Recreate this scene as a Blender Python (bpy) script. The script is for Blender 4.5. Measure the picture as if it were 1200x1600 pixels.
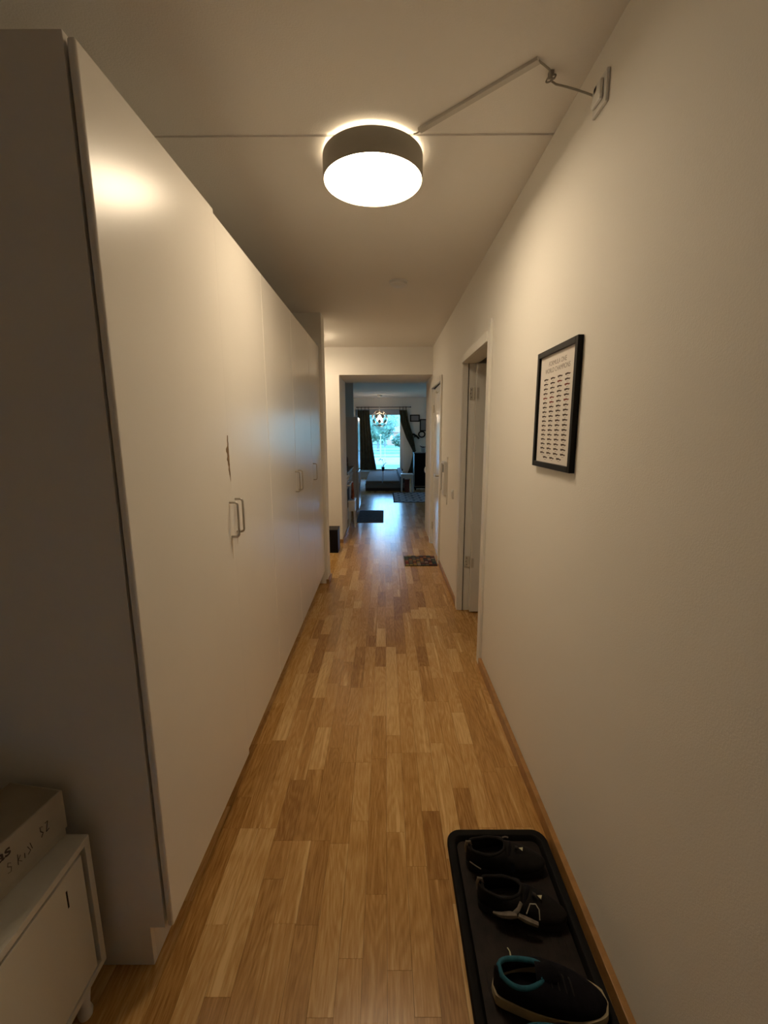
import bpy, bmesh, math, random
from mathutils import Vector, Matrix
random.seed(7)
C = bpy.context.scene
for o in list(bpy.data.objects): bpy.data.objects.remove(o)
COL = C.collection
PI = math.pi

# ------------------------------------------------------------------ camera
CAMH = 1.5
def make_camera():
    F, VX, VY, ro = 690.0, 602.0, 674.0, -0.005
    p = math.atan((800-VY)/F)
    fwd = Vector((0, math.cos(p), -math.sin(p))); up = Vector((0, math.sin(p), math.cos(p))); r = Vector((1, 0, 0))
    yaw = math.atan((VX-600)/F)*math.cos(p)
    Z = Matrix.Rotation(yaw, 3, 'Z')
    r, up, fwd = Z@r, Z@up, Z@fwd
    c, s = math.cos(ro), math.sin(ro)
    R = c*r + s*up; U = -s*r + c*up; B = -fwd
    cd = bpy.data.cameras.new('camera'); co = bpy.data.objects.new('camera', cd); COL.objects.link(co)
    co.matrix_world = Matrix(((R.x, U.x, B.x, 0), (R.y, U.y, B.y, 0), (R.z, U.z, B.z, CAMH), (0, 0, 0, 1)))
    cd.sensor_fit = 'HORIZONTAL'; cd.sensor_width = 36; cd.lens = 36*F/1200
    cd.clip_start = 0.02; cd.clip_end = 500
    C.camera = co
make_camera()

# ------------------------------------------------------------------ light and exposure
SKY_COL = (0.15, 0.46, 1.0); SKY_STR = 8.0
LAMP_COL = (1.0, 0.80, 0.55); LAMP_STR = 19.0
HALL2_STR = 30.0
w = bpy.data.worlds.new('world'); C.world = w; w.use_nodes = True
nt = w.node_tree; nt.nodes.clear()
wo = nt.nodes.new('ShaderNodeOutputWorld'); bg = nt.nodes.new('ShaderNodeBackground')
tc = nt.nodes.new('ShaderNodeTexCoord'); sx = nt.nodes.new('ShaderNodeSeparateXYZ'); rp = nt.nodes.new('ShaderNodeValToRGB')
rp.color_ramp.elements[0].position = 0.0; rp.color_ramp.elements[0].color = (0.26, 0.60, 1.0, 1)
rp.color_ramp.elements[1].position = 0.6; rp.color_ramp.elements[1].color = (*SKY_COL, 1)
nt.links.new(tc.outputs['Generated'], sx.inputs[0]); nt.links.new(sx.outputs['Z'], rp.inputs[0])
nt.links.new(rp.outputs[0], bg.inputs[0]); bg.inputs[1].default_value = SKY_STR
nt.links.new(bg.outputs[0], wo.inputs[0])
C.view_settings.view_transform = 'Standard'; C.view_settings.look = 'None'
C.view_settings.gamma = 1.0; C.view_settings.use_curve_mapping = False
C.view_settings.exposure = 0.55

# ------------------------------------------------------------------ materials
def mat(name, col, rough=0.5, metal=0.0, noise=0.0, nscale=8.0, bump=0.0, bscale=200.0, spec=0.5, emit=None, estr=0.0, coat=0.0, rvar=0.0):
    m = bpy.data.materials.new(name); m.use_nodes = True
    n = m.node_tree.nodes; L = m.node_tree.links; b = n['Principled BSDF']
    b.inputs['Base Color'].default_value = (*col, 1); b.inputs['Roughness'].default_value = rough
    b.inputs['Metallic'].default_value = metal; b.inputs['Specular IOR Level'].default_value = spec
    b.inputs['Coat Weight'].default_value = coat
    tcn = n.new('ShaderNodeTexCoord')
    if noise > 0:
        t = n.new('ShaderNodeTexNoise'); t.inputs['Scale'].default_value = nscale; t.inputs['Detail'].default_value = 5
        L.new(tcn.outputs['Object'], t.inputs['Vector'])
        r = n.new('ShaderNodeValToRGB')
        r.color_ramp.elements[0].position = 0.3; r.color_ramp.elements[1].position = 0.7
        r.color_ramp.elements[0].color = (*[c*(1-noise) for c in col], 1)
        r.color_ramp.elements[1].color = (*[min(1, c*(1+noise)) for c in col], 1)
        L.new(t.outputs['Fac'], r.inputs[0]); L.new(r.outputs[0], b.inputs['Base Color'])
    if bump > 0:
        t2 = n.new('ShaderNodeTexNoise'); t2.inputs['Scale'].default_value = bscale; t2.inputs['Detail'].default_value = 3
        g = n.new('ShaderNodeNewGeometry'); L.new(g.outputs['Position'], t2.inputs['Vector'])
        bp = n.new('ShaderNodeBump'); bp.inputs['Strength'].default_value = bump; bp.inputs['Distance'].default_value = 0.002
        L.new(t2.outputs['Fac'], bp.inputs['Height']); L.new(bp.outputs[0], b.inputs['Normal'])
    if emit:
        b.inputs['Emission Color'].default_value = (*emit, 1); b.inputs['Emission Strength'].default_value = estr
    return m

def oak(name, stretch_axis='Y', base=((0.32, 0.150, 0.038), (0.57, 0.315, 0.098), (0.80, 0.54, 0.24)), rough=0.22, tone=True):
    m = bpy.data.materials.new(name); m.use_nodes = True
    n = m.node_tree.nodes; L = m.node_tree.links; b = n['Principled BSDF']
    g = n.new('ShaderNodeNewGeometry')
    at = n.new('ShaderNodeAttribute'); at.attribute_name = 'tone'
    off = n.new('ShaderNodeVectorMath'); off.operation = 'MULTIPLY_ADD'
    L.new(at.outputs['Color'], off.inputs[0]); off.inputs[1].default_value = (37, 91, 53); L.new(g.outputs['Position'], off.inputs[2])
    mp = n.new('ShaderNodeMapping'); L.new(off.outputs[0], mp.inputs['Vector'])
    mp.inputs['Scale'].default_value = (1, 0.06, 1) if stretch_axis == 'Y' else (1, 1, 1)
    fine = n.new('ShaderNodeTexNoise'); fine.inputs['Scale'].default_value = 190; fine.inputs['Detail'].default_value = 6; fine.inputs['Roughness'].default_value = 0.65
    L.new(mp.outputs[0], fine.inputs['Vector'])
    # cathedral grain: distorted bands along the stave
    mp2 = n.new('ShaderNodeMapping'); mp2.inputs['Scale'].default_value = (1, 0.16, 1); L.new(off.outputs[0], mp2.inputs['Vector'])
    lo = n.new('ShaderNodeTexNoise'); lo.inputs['Scale'].default_value = 9; lo.inputs['Detail'].default_value = 1.5
    L.new(mp2.outputs[0], lo.inputs['Vector'])
    m1 = n.new('ShaderNodeMath'); m1.operation = 'MULTIPLY'; L.new(lo.outputs['Fac'], m1.inputs[0]); m1.inputs[1].default_value = 120
    wv = n.new('ShaderNodeMath'); wv.operation = 'SINE'; L.new(m1.outputs[0], wv.inputs[0])
    mx = n.new('ShaderNodeMath'); mx.operation = 'MULTIPLY_ADD'; L.new(wv.outputs[0], mx.inputs[0]); mx.inputs[1].default_value = 0.05
    f2 = n.new('ShaderNodeMath'); f2.operation = 'MULTIPLY_ADD'; L.new(fine.outputs['Fac'], f2.inputs[0]); f2.inputs[1].default_value = 0.80
    sep = n.new('ShaderNodeSeparateColor'); L.new(at.outputs['Color'], sep.inputs[0])
    t3 = n.new('ShaderNodeMath'); t3.operation = 'MULTIPLY_ADD'; L.new(sep.outputs[0], t3.inputs[0]); t3.inputs[1].default_value = 0.46; t3.inputs[2].default_value = -0.135
    L.new(t3.outputs[0], f2.inputs[2]); L.new(f2.outputs[0], mx.inputs[2])
    mp3 = n.new('ShaderNodeMapping'); mp3.inputs['Scale'].default_value = (1, 0.04, 1); L.new(off.outputs[0], mp3.inputs['Vector'])
    sap = n.new('ShaderNodeTexNoise'); sap.inputs['Scale'].default_value = 34; sap.inputs['Detail'].default_value = 1; L.new(mp3.outputs[0], sap.inputs['Vector'])
    mr = n.new('ShaderNodeMapRange'); mr.inputs['From Min'].default_value = 0.62; mr.inputs['From Max'].default_value = 0.76; mr.inputs['To Max'].default_value = 0.30; L.new(sap.outputs['Fac'], mr.inputs['Value'])
    ad = n.new('ShaderNodeMath'); ad.operation = 'ADD'; L.new(mx.outputs[0], ad.inputs[0]); L.new(mr.outputs[0], ad.inputs[1]); mx = ad
    r = n.new('ShaderNodeValToRGB'); e = r.color_ramp.elements
    e[0].position = 0.18; e[0].color = (*base[0], 1); e[1].position = 0.85; e[1].color = (*base[2], 1)
    k = e.new(0.5); k.color = (*base[1], 1)
    L.new(mx.outputs[0], r.inputs[0]); L.new(r.outputs[0], b.inputs['Base Color'])
    rr = n.new('ShaderNodeMapRange'); rr.inputs['To Min'].default_value = rough-0.03; rr.inputs['To Max'].default_value = rough+0.06
    L.new(fine.outputs['Fac'], rr.inputs['Value']); L.new(rr.outputs[0], b.inputs['Roughness'])
    bp = n.new('ShaderNodeBump'); bp.inputs['Strength'].default_value = 0.10; bp.inputs['Distance'].default_value = 0.001
    L.new(fine.outputs['Fac'], bp.inputs['Height']); L.new(bp.outputs[0], b.inputs['Normal'])
    return m

M = {}
M['wall'] = mat('wall_paint', (0.88, 0.85, 0.79), 0.75, bump=0.25, bscale=260, spec=0.25)
M['ceiling'] = mat('ceiling_paint', (0.86, 0.83, 0.78), 0.9, bump=0.5, bscale=180, spec=0.1)
M['trim'] = mat('white_trim_paint', (0.84, 0.815, 0.755), 0.38)
M['door'] = mat('white_door_lacquer', (0.82, 0.80, 0.745), 0.24, bump=0.05, bscale=60)
M['wardrobe'] = mat('wardrobe_foil', (0.86, 0.82, 0.75), 0.26, spec=0.42, bump=0.02, bscale=70, noise=0.015, nscale=3)
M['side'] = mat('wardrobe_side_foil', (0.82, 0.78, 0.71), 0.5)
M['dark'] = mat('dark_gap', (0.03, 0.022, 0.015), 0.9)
M['oak'] = oak('oak_parquet')
M['oaktrim'] = mat('oak_trim', (0.40, 0.215, 0.075), 0.35, noise=0.18, nscale=25)
M['steel'] = mat('brushed_steel', (0.50, 0.46, 0.40), 0.32, metal=0.9)
M['chrome'] = mat('chrome', (0.8, 0.8, 0.8), 0.15, metal=1.0)
M['hinge'] = mat('pale_hinge_metal', (0.62, 0.59, 0.52), 0.35, metal=0.3)
M['black'] = mat('black_wood', (0.006, 0.0055, 0.005), 0.4, spec=0.15)
M['blackplastic'] = mat('black_plastic', (0.0045, 0.004, 0.0035), 0.6, noise=0.3, nscale=30, bump=0.15, bscale=500, spec=0.15)
M['trayfloor'] = mat('dusty_black_plastic', (0.017, 0.011, 0.009), 0.65, spec=0.3, noise=0.55, nscale=18, bump=0.2, bscale=300)
M['white'] = mat('white_plastic', (0.78, 0.77, 0.74), 0.4)
M['shade'] = mat('lamp_shade_fabric', (0.36, 0.335, 0.28), 0.85, bump=0.4, bscale=900)
_n = M['shade'].node_tree; _t = _n.nodes.new('ShaderNodeBsdfTranslucent'); _t.inputs[0].default_value = (0.5, 0.42, 0.32, 1); _m = _n.nodes.new('ShaderNodeMixShader'); _m.inputs[0].default_value = 0.05
_n.links.new(_n.nodes['Principled BSDF'].outputs[0], _m.inputs[1]); _n.links.new(_t.outputs[0], _m.inputs[2]); _n.links.new(_m.outputs[0], _n.nodes['Material Output'].inputs[0])
M['glow'] = mat('lamp_diffuser', (0.9, 0.88, 0.84), 0.5, emit=LAMP_COL, estr=LAMP_STR)
M['glow_side'] = mat('lamp_diffuser_side', (0.9, 0.88, 0.84), 0.5, emit=LAMP_COL, estr=LAMP_STR*0.17)
M['glow2'] = mat('second_lamp_diffuser', (0.9, 0.88, 0.84), 0.5, emit=LAMP_COL, estr=HALL2_STR)
M['paper'] = mat('poster_paper', (0.82, 0.77, 0.72), 0.6)
M['ink'] = mat('poster_ink', (0.07, 0.045, 0.035), 0.8)
M['ink2'] = mat('poster_ink_red', (0.22, 0.05, 0.035), 0.8)
M['ink3'] = mat('poster_ink_grey', (0.30, 0.25, 0.22), 0.8)
M['card'] = mat('shoebox_card', (0.50, 0.45, 0.36), 0.7, noise=0.06, nscale=12)
M['cardlid'] = mat('shoebox_lid_top', (0.36, 0.31, 0.23), 0.7, noise=0.08, nscale=10)
M['pen'] = mat('pen_ink', (0.07, 0.055, 0.05), 0.8)
M['shoecab'] = mat('shoe_cabinet_white', (0.74, 0.72, 0.64), 0.42, bump=0.1, bscale=150)
M['rubber'] = mat('black_rubber', (0.014, 0.012, 0.012), 0.75, bump=0.3, bscale=300)
M['mesh'] = mat('dark_mesh_fabric', (0.007, 0.006, 0.009), 0.9, spec=0.2, noise=0.4, nscale=60, bump=0.5, bscale=700)
M['mesh2'] = mat('charcoal_fabric', (0.010, 0.0085, 0.008), 0.85, spec=0.25, noise=0.3, nscale=40, bump=0.4, bscale=500)
M['greystrap'] = mat('grey_strap', (0.18, 0.155, 0.125), 0.7, noise=0.25, nscale=60)
M['palecord'] = mat('pale_cord', (0.45, 0.43, 0.36), 0.6)
M['teal'] = mat('teal_lining', (0.012, 0.11, 0.16), 0.85, noise=0.25, nscale=60, bump=0.5, bscale=500)
M['tan'] = mat('tan_midsole', (0.42, 0.35, 0.21), 0.6, noise=0.15, nscale=30)
M['logo'] = mat('yellowish_patch', (0.62, 0.60, 0.40), 0.5)
M['peel'] = mat('peeled_veneer', (0.22, 0.14, 0.07), 0.9, noise=0.3, nscale=60)
M['stain'] = mat('drip_stain', (0.55, 0.46, 0.34), 0.4)

# ------------------------------------------------------------------ mesh helpers
def add_box(bm, x0, x1, y0, y1, z0, z1, rot=None, piv=None):
    vs = [bm.verts.new(v) for v in ((x0,y0,z0),(x1,y0,z0),(x1,y1,z0),(x0,y1,z0),(x0,y0,z1),(x1,y0,z1),(x1,y1,z1),(x0,y1,z1))]
    for f in ((0,3,2,1),(4,5,6,7),(0,1,5,4),(1,2,6,5),(2,3,7,6),(3,0,4,7)): bm.faces.new([vs[i] for i in f])
    if rot is not None:
        bmesh.ops.rotate(bm, verts=vs, cent=piv or (0,0,0), matrix=rot)
    return vs
def add_cyl(bm, p0, p1, r0, r1=None, n=16, caps=True):
    r1 = r0 if r1 is None else r1
    p0, p1 = Vector(p0), Vector(p1); d = (p1-p0).normalized()
    a = d.orthogonal().normalized(); b = d.cross(a)
    rings = []
    for p, r in ((p0, r0), (p1, r1)):
        rings.append([bm.verts.new(p+(a*math.cos(2*PI*i/n)+b*math.sin(2*PI*i/n))*r) for i in range(n)])
    for i in range(n): bm.faces.new((rings[0][i], rings[0][(i+1)%n], rings[1][(i+1)%n], rings[1][i]))
    if caps:
        bm.faces.new(rings[0][::-1]); bm.faces.new(rings[1])
def add_tube(bm, pts, r, n=8, closed=False, flat=1.0, rs=None):
    pts = [Vector(p) for p in pts]; N = len(pts); rings = []; prev = None
    for i, p in enumerate(pts):
        if closed: t = (pts[(i+1)%N]-pts[i-1]).normalized()
        else: t = (pts[min(i+1,N-1)]-pts[max(i-1,0)]).normalized()
        if prev is None: a = t.orthogonal().normalized()
        else:
            a = prev - t*prev.dot(t); a = a.normalized() if a.length > 1e-6 else t.orthogonal().normalized()
        prev = a; b = t.cross(a); rr = rs[i] if rs else r
        rings.append([bm.verts.new(p+(a*math.cos(2*PI*k/n)*flat+b*math.sin(2*PI*k/n))*rr) for k in range(n)])
    for i in range(N if closed else N-1):
        A, B = rings[i], rings[(i+1)%N]
        for k in range(n): bm.faces.new((A[k], A[(k+1)%n], B[(k+1)%n], B[k]))
    if not closed: bm.faces.new(rings[0][::-1]); bm.faces.new(rings[-1])
def add_lathe(bm, prof, c=(0,0,0), n=24):
    rings = []
    for r, z in prof: rings.append([bm.verts.new((c[0]+r*math.cos(2*PI*i/n), c[1]+r*math.sin(2*PI*i/n), c[2]+z)) for i in range(n)] if r > 1e-5 else [bm.verts.new((c[0],c[1],c[2]+z))])
    for A, B in zip(rings, rings[1:]):
        for i in range(n):
            a0, a1 = A[i%len(A)], A[(i+1)%len(A)]; b0, b1 = B[i%len(B)], B[(i+1)%len(B)]
            f = [a0]
            if a1 is not a0: f.append(a1)
            if b1 is not a1 and b1 is not b0: f.append(b1)
            f.append(b0)
            if len(set(f)) >= 3: bm.faces.new(f)
def add_prism(bm, poly, z0, z1):
    lo = [bm.verts.new((x,y,z0)) for x,y in poly]; hi = [bm.verts.new((x,y,z1)) for x,y in poly]; n = len(poly)
    bm.faces.new(lo[::-1]); bm.faces.new(hi)
    for i in range(n): bm.faces.new((lo[i], lo[(i+1)%n], hi[(i+1)%n], hi[i]))
def rrect(x0, x1, y0, y1, r, n=6):
    out = []
    for cx, cy, a in ((x1-r,y1-r,0),(x0+r,y1-r,90),(x0+r,y0+r,180),(x1-r,y0+r,270)):
        for k in range(n+1):
            t = math.radians(a+90*k/n); out.append((cx+r*math.cos(t), cy+r*math.sin(t)))
    return out
def obj(name, bm, m, parent=None, smooth=False, bevel=0.0, kind=None, label=None, cat=None, group=None, seg=2, recalc=True):
    if recalc: bmesh.ops.recalc_face_normals(bm, faces=bm.faces)
    me = bpy.data.meshes.new(name); bm.to_mesh(me); bm.free()
    me.materials.append(M[m] if isinstance(m, str) else m)
    if smooth:
        for p in me.polygons: p.use_smooth = True
        try: me.set_sharp_from_angle(angle=math.radians(40))
        except Exception: pass
    o = bpy.data.objects.new(name, me); COL.objects.link(o)
    if parent is not None:
        o.parent = parent; o.matrix_parent_inverse = Matrix.Identity(4)
    if bevel > 0:
        b = o.modifiers.new('bevel', 'BEVEL'); b.width = bevel; b.segments = seg; b.limit_method = 'ANGLE'
    if kind: o['kind'] = kind
    if label: o['label'] = label
    if cat: o['category'] = cat
    if group: o['group'] = group
    return o
def box(name, dims, m, parent=None, **k):
    bm = bmesh.new(); add_box(bm, *dims); return obj(name, bm, m, parent, **k)
def boxes(name, L, m, parent=None, **k):
    bm = bmesh.new()
    for d in L: add_box(bm, *d)
    return obj(name, bm, m, parent, **k)
def thing(name, label, cat, loc=(0,0,0), rz=0, group=None):
    o = bpy.data.objects.new(name, None); COL.objects.link(o); o.location = loc; o.rotation_euler = (0,0,rz)
    o['label'] = label; o['category'] = cat
    if group: o['group'] = group
    return o

# ================================================================== SETTING
CH = 2.555           # ceiling height
XW = 0.617           # right wall plane
XL = -1.25           # left wall of wardrobe niche

# floor: sub-floor slab and oak staves
floor = box('floor', (-2.6, 3.6, -1.7, 14.8, -0.10, -0.0102), 'dark', kind='structure')
SW = 0.0705
def stave_bm(bm, x0, x1, y0, y1, tone, lay):
    g = 0.0004; dz = random.uniform(-0.00015, 0.0)
    vs = add_box(bm, x0+g, x1-g, y0+g, y1-g, -0.010, dz)
    for v in vs: v[lay] = (*tone, 1)
far_bm = bmesh.new(); far_lay = far_bm.verts.layers.float_color.new('tone')
nst = 0
k0 = int(math.floor(-2.5/SW)); k1 = int(math.ceil(3.5/SW))
rnd = random.Random(11)
board_off = {}
for k in range(k0, k1):
    x0 = k*SW; x1 = x0+SW; b = k//3
    if b not in board_off: board_off[b] = rnd.uniform(0, 2.2)
    y = -1.6 - board_off[b]
    cuts = []
    while y < 14.7:
        e = y+2.2; cuts.append(y); t = y + rnd.uniform(0.12, 0.5)
        while t < e-0.12:
            cuts.append(t); t += rnd.uniform(0.24, 0.62)
        y = e
    cuts.append(14.75); cuts = [c for c in cuts if c < 14.75]+[14.75]
    for a, c in zip(cuts, cuts[1:]):
        a2, c2 = max(a, -1.6), min(c, 14.75)
        if c2-a2 < 0.02: continue
        tone = (min(1, max(0, rnd.gauss(0.5, 0.24))), rnd.random(), rnd.random())
        if x1 > -0.70 and x0 < 0.64 and c2 > 0.72 and a2 < 4.55 and nst < 300:
            bm = bmesh.new(); lay = bm.verts.layers.float_color.new('tone')
            stave_bm(bm, x0, min(x1, 9), a2, c2, tone, lay)
            obj('parquet_stave', bm, 'oak', floor, recalc=False); nst += 1
        else:
            stave_bm(far_bm, x0, x1, a2, c2, tone, far_lay)
obj('parquet_field', far_bm, 'oak', floor, kind='stuff', recalc=False)
print('staves', nst)

# ceiling in two slabs with a joint between
boxes('ceiling', [(-2.6, 3.6, -1.7, 1.80, CH, CH+0.1), (-2.6, 3.6, 1.824, 14.8, CH, CH+0.1), (-2.6, 3.6, 1.80, 1.824, CH+0.006, CH+0.1)], 'ceiling', kind='structure')

# right wall with the two door openings
D1 = (2.712, 3.553); D2 = (4.93, 5.84); DT = 2.012
XT = 0.73
boxes('wall_right', [(XW, XT, -1.7, D1[0]-0.02, 0, CH), (XW, XT, D1[1]+0.02, D2[0]-0.02, 0, CH), (XW, XT, D2[1]+0.02, 6.75, 0, CH),
                     (XW, XT, D1[0]-0.02, D1[1]+0.02, DT+0.02, CH), (XW, XT, D2[0]-0.02, D2[1]+0.02, DT+0.02, CH)], 'wall', kind='structure')
box('wall_back', (-2.6, XT, -1.8, -1.7, 0, CH), 'wall', kind='structure')
boxes('wall_left', [(XL-0.1, XL, -1.7, 4.235, 0, CH)], 'wall', kind='structure')
ws = boxes('wall_stub', [(XL-0.1, -0.575, 4.235, 4.42, 0, CH)], 'wall', kind='structure'); 
boxes('wall_alcove', [(-2.5, -2.4, 4.42, 5.88, 0, CH), (-2.5, XL-0.1, 4.32, 4.42, 0, CH)], 'wall', kind='structure')
# passage: thick wall with an opening and a dropped soffit
PB, PE = 5.88, 6.75
boxes('wall_passage', [(-2.5, -0.585, PB, PE, 0, 2.215)], 'wall', kind='structure')
box('beam_passage', (-2.5, XW, PB+0.012, PE+0.1, 2.215, CH), 'ceiling', kind='structure')
# kitchen and living room shell
boxes('wall_kitchen', [(XL-0.1, XL, PE, 9.8, 0, CH), (-1.45, -0.68, 9.8, 9.92, 0, CH), (-1.45, -1.35, 9.92, 14.5, 0, CH)], 'wall', kind='structure')
boxes('wall_livingroom', [(3.4, 3.5, 6.75, 14.5, 0, CH), (XT, 3.5, 6.65, 6.75, 0, CH)], 'wall', kind='structure')
WX0, WX1, WZ0, WZ1, WY = -0.95, 0.60, 0.22, 2.20, 14.5
VX0, VX1, VZ0, VZ1 = 1.66, 2.95, 0.50, 2.12     # second window, seen only as a reflection in the wardrobe doors
boxes('wall_window', [(-1.45, WX0, WY, WY+0.28, 0, CH), (WX1, VX0, WY, WY+0.28, 0, CH), (VX1, 3.5, WY, WY+0.28, 0, CH), (VX0, VX1, WY, WY+0.28, 0, VZ0), (VX0, VX1, WY, WY+0.28, VZ1, CH), (WX0, WX1, WY, WY+0.28, 0, WZ0), (WX0, WX1, WY, WY+0.28, WZ1, CH)], 'wall', kind='structure')
# small dark side room behind door 1
boxes('wall_sideroom', [(XT, 2.3, 2.1, 2.2, 0, CH), (XT, 2.3, 4.35, 4.45, 0, CH), (2.2, 2.3, 2.2, 4.35, 0, CH)], 'wall', kind='structure')
# baseboards
box('baseboard_right', (0.597, XW, -1.7, 2.642, 0, 0.055), 'oaktrim', kind='structure', bevel=0.002)
box('baseboard_right_far', (0.603, XW, 3.622, 4.858, 0, 0.05), 'oaktrim', kind='structure', bevel=0.002)
boxes('baseboard_stub', [(-0.592, -0.562, 4.222, 4.433, 0, 0.045)], 'oaktrim', kind='structure', bevel=0.002)
boxes('baseboard_passage', [(-0.585, -0.572, PB-0.012, PE, 0, 0.05), (-2.4, -0.572, PB-0.013, PB, 0, 0.05)], 'oaktrim', kind='structure')
box('baseboard_left', (XL, XL+0.014, -1.7, 1.0, 0, 0.055), 'oaktrim', kind='structure')

# door 1 frame: casing, jamb, open leaf
bpy.context.view_layer.update()
def frame(prefix, y0, y1, top, near_extra, jx1):
    boxes(prefix+'_casing_near', [(0.600, XW, y0-0.068, y0, 0, top+near_extra)], 'trim', kind='structure', bevel=0.003)
    boxes(prefix+'_casing_far', [(0.600, XW, y1, y1+0.067, 0, top+0.058)], 'trim', kind='structure', bevel=0.003)
    boxes(prefix+'_casing_head', [(0.593, XW, y0, y1, top, top+0.058)], 'trim', kind='structure', bevel=0.003)
    boxes(prefix+'_casing_jamb', [(XW, jx1, y0-0.019, y0, 0, top), (XW, jx1, y1, y1+0.019, 0, top), (XW, jx1, y0-0.019, y1+0.019, top, top+0.019)], 'trim', kind='structure', bevel=0.001)
frame('trim_1', D1[0], D1[1], DT, 0.115, 0.722)
frame('trim_2', D2[0], D2[1], DT+0.02, 0.058, 0.722)
def door_leaf(name, dims, hinge_pts, handle=None):
    d = box(name, dims, 'door', kind='structure', bevel=0.002)
    return d
d1 = door_leaf('door_1', (0.700, 1.52, 3.488, 3.528, 0.012, 2.004), None)
for z in (1.785, 0.435):
    bm = bmesh.new()
    add_box(bm, 0.664, 0.699, 3.536, 3.5528, z-0.045, z+0.045)
    add_cyl(bm, (0.692, 3.524, z-0.045), (0.692, 3.524, z+0.045), 0.0065, n=10)
    add_box(bm, 0.702, 0.722, 3.484, 3.4875, z-0.04, z+0.04)
    h = obj('hinge', bm, 'hinge', d1)
    bm = bmesh.new()
    for s in (-0.028, 0, 0.028): add_cyl(bm, (0.674 if s else 0.668, 3.5365, z+s), (0.674 if s else 0.668, 3.534, z+s), 0.0035, n=8)
    obj('screw', bm, 'dark', h)
# strip of darker rebate in the far jamb of door 1
box('trim_3', (0.648, 0.652, 3.545, 3.5528, 0, DT), 'dark', kind='structure')
d2 = door_leaf('door_2', (0.640, 0.680, D2[0]+0.003, D2[1]-0.003, 0.01, DT+0.015), None)
_pv = Vector((0.640, D2[1]-0.003, 0)); d2.matrix_world = Matrix.Translation(_pv) @ Matrix.Rotation(-math.radians(1.2), 4, 'Z') @ Matrix.Translation(-_pv)
bm = bmesh.new()
add_cyl(bm, (0.640, 4.985, 1.0), (0.632, 4.985, 1.0), 0.024, n=20)
add_cyl(bm, (0.633, 4.985, 1.0), (0.59, 4.985, 1.0), 0.009, n=12)
add_tube(bm, [(0.592, 4.98, 1.0), (0.59, 5.02, 1.0), (0.59, 5.11, 1.0)], 0.009, 10)
obj('handle', bm, 'steel', d2, smooth=True)
bm = bmesh.new(); add_cyl(bm, (0.640, 4.985, 0.93), (0.634, 4.985, 0.93), 0.022, n=20); add_box(bm, 0.628, 0.636, 4.982, 4.988, 0.915, 0.945)
obj('lock_cylinder', bm, 'steel', d2)
for z in (1.78, 0.25):
    bm = bmesh.new(); add_cyl(bm, (0.634, D2[1]-0.002, z-0.05), (0.634, D2[1]-0.002, z+0.05), 0.007, n=10); obj('hinge', bm, 'steel', d2)

# window_1 with frame, glass, blind, sill
win = boxes('window_1', [(WX0, WX0+0.09, WY+0.12, WY+0.2, WZ0, WZ1), (WX1-0.11, WX1, WY+0.12, WY+0.2, WZ0, WZ1), (WX0+0.09, WX1-0.11, WY+0.12, WY+0.2, WZ0, WZ0+0.06),
                       (WX0+0.09, WX1-0.11, WY+0.12, WY+0.2, WZ1-0.08, WZ1), (-0.62, -0.54, WY+0.12, WY+0.2, WZ0+0.06, WZ1-0.08)], 'trim', kind='structure', bevel=0.004)
def glass_mat():
    m = bpy.data.materials.new('window_glass'); m.use_nodes = True; n = m.node_tree.nodes; L = m.node_tree.links
    n.remove(n['Principled BSDF']); out = n['Material Output']
    tr = n.new('ShaderNodeBsdfTransparent'); gl = n.new('ShaderNodeBsdfGlossy'); gl.inputs['Roughness'].default_value = 0.02
    fr = n.new('ShaderNodeFresnel'); fr.inputs['IOR'].default_value = 1.45; mx = n.new('ShaderNodeMixShader')
    L.new(fr.outputs[0], mx.inputs[0]); L.new(tr.outputs[0], mx.inputs[1]); L.new(gl.outputs[0], mx.inputs[2]); L.new(mx.outputs[0], out.inputs[0])
    return m
M['glass'] = glass_mat()
for a, b_ in ((WX0+0.09, -0.62), (-0.54, WX1-0.11)):
    box('pane', (a, b_, WY+0.155, WY+0.161, WZ0+0.06, WZ1-0.08), 'glass', win)
win2 = boxes('window_2', [(VX0, VX0+0.05, WY+0.12, WY+0.2, VZ0, VZ1), (VX1-0.05, VX1, WY+0.12, WY+0.2, VZ0, VZ1), (VX0+0.05, VX1-0.05, WY+0.12, WY+0.2, VZ0, VZ0+0.05), (VX0+0.05, VX1-0.05, WY+0.12, WY+0.2, VZ1-0.05, VZ1)], 'trim', kind='structure', bevel=0.004)
box('pane', (VX0+0.05, VX1-0.05, WY+0.155, WY+0.161, VZ0+0.05, VZ1-0.05), 'glass', win2)
M['blind'] = mat('blue_grey_blind', (0.45, 0.50, 0.56), 0.8)
box('roller_blind', (WX0+0.02, WX1-0.02, WY+0.08, WY+0.095, 2.02, WZ1-0.002), 'blind', win)
box('window_sill', (WX0-0.04, WX1+0.04, WY-0.06, WY+0.12, WZ0-0.03, WZ0), 'trim', win, bevel=0.004)
bpy.data.objects['window_sill']['label'] = 'white window board'
for xa, xb, za, zb in ((WX0, WX1, WZ0, WZ1), (VX0, VX1, VZ0, VZ1)):
    pl = bpy.data.lights.new('daylight_portal', 'AREA'); pl.shape = 'RECTANGLE'; pl.size = xb-xa; pl.size_y = zb-za; pl.cycles.is_portal = True
    po = bpy.data.objects.new('daylight_portal', pl); COL.objects.link(po); po.location = ((xa+xb)/2, WY+0.29, (za+zb)/2); po.rotation_euler = (-PI/2, 0, 0)

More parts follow.
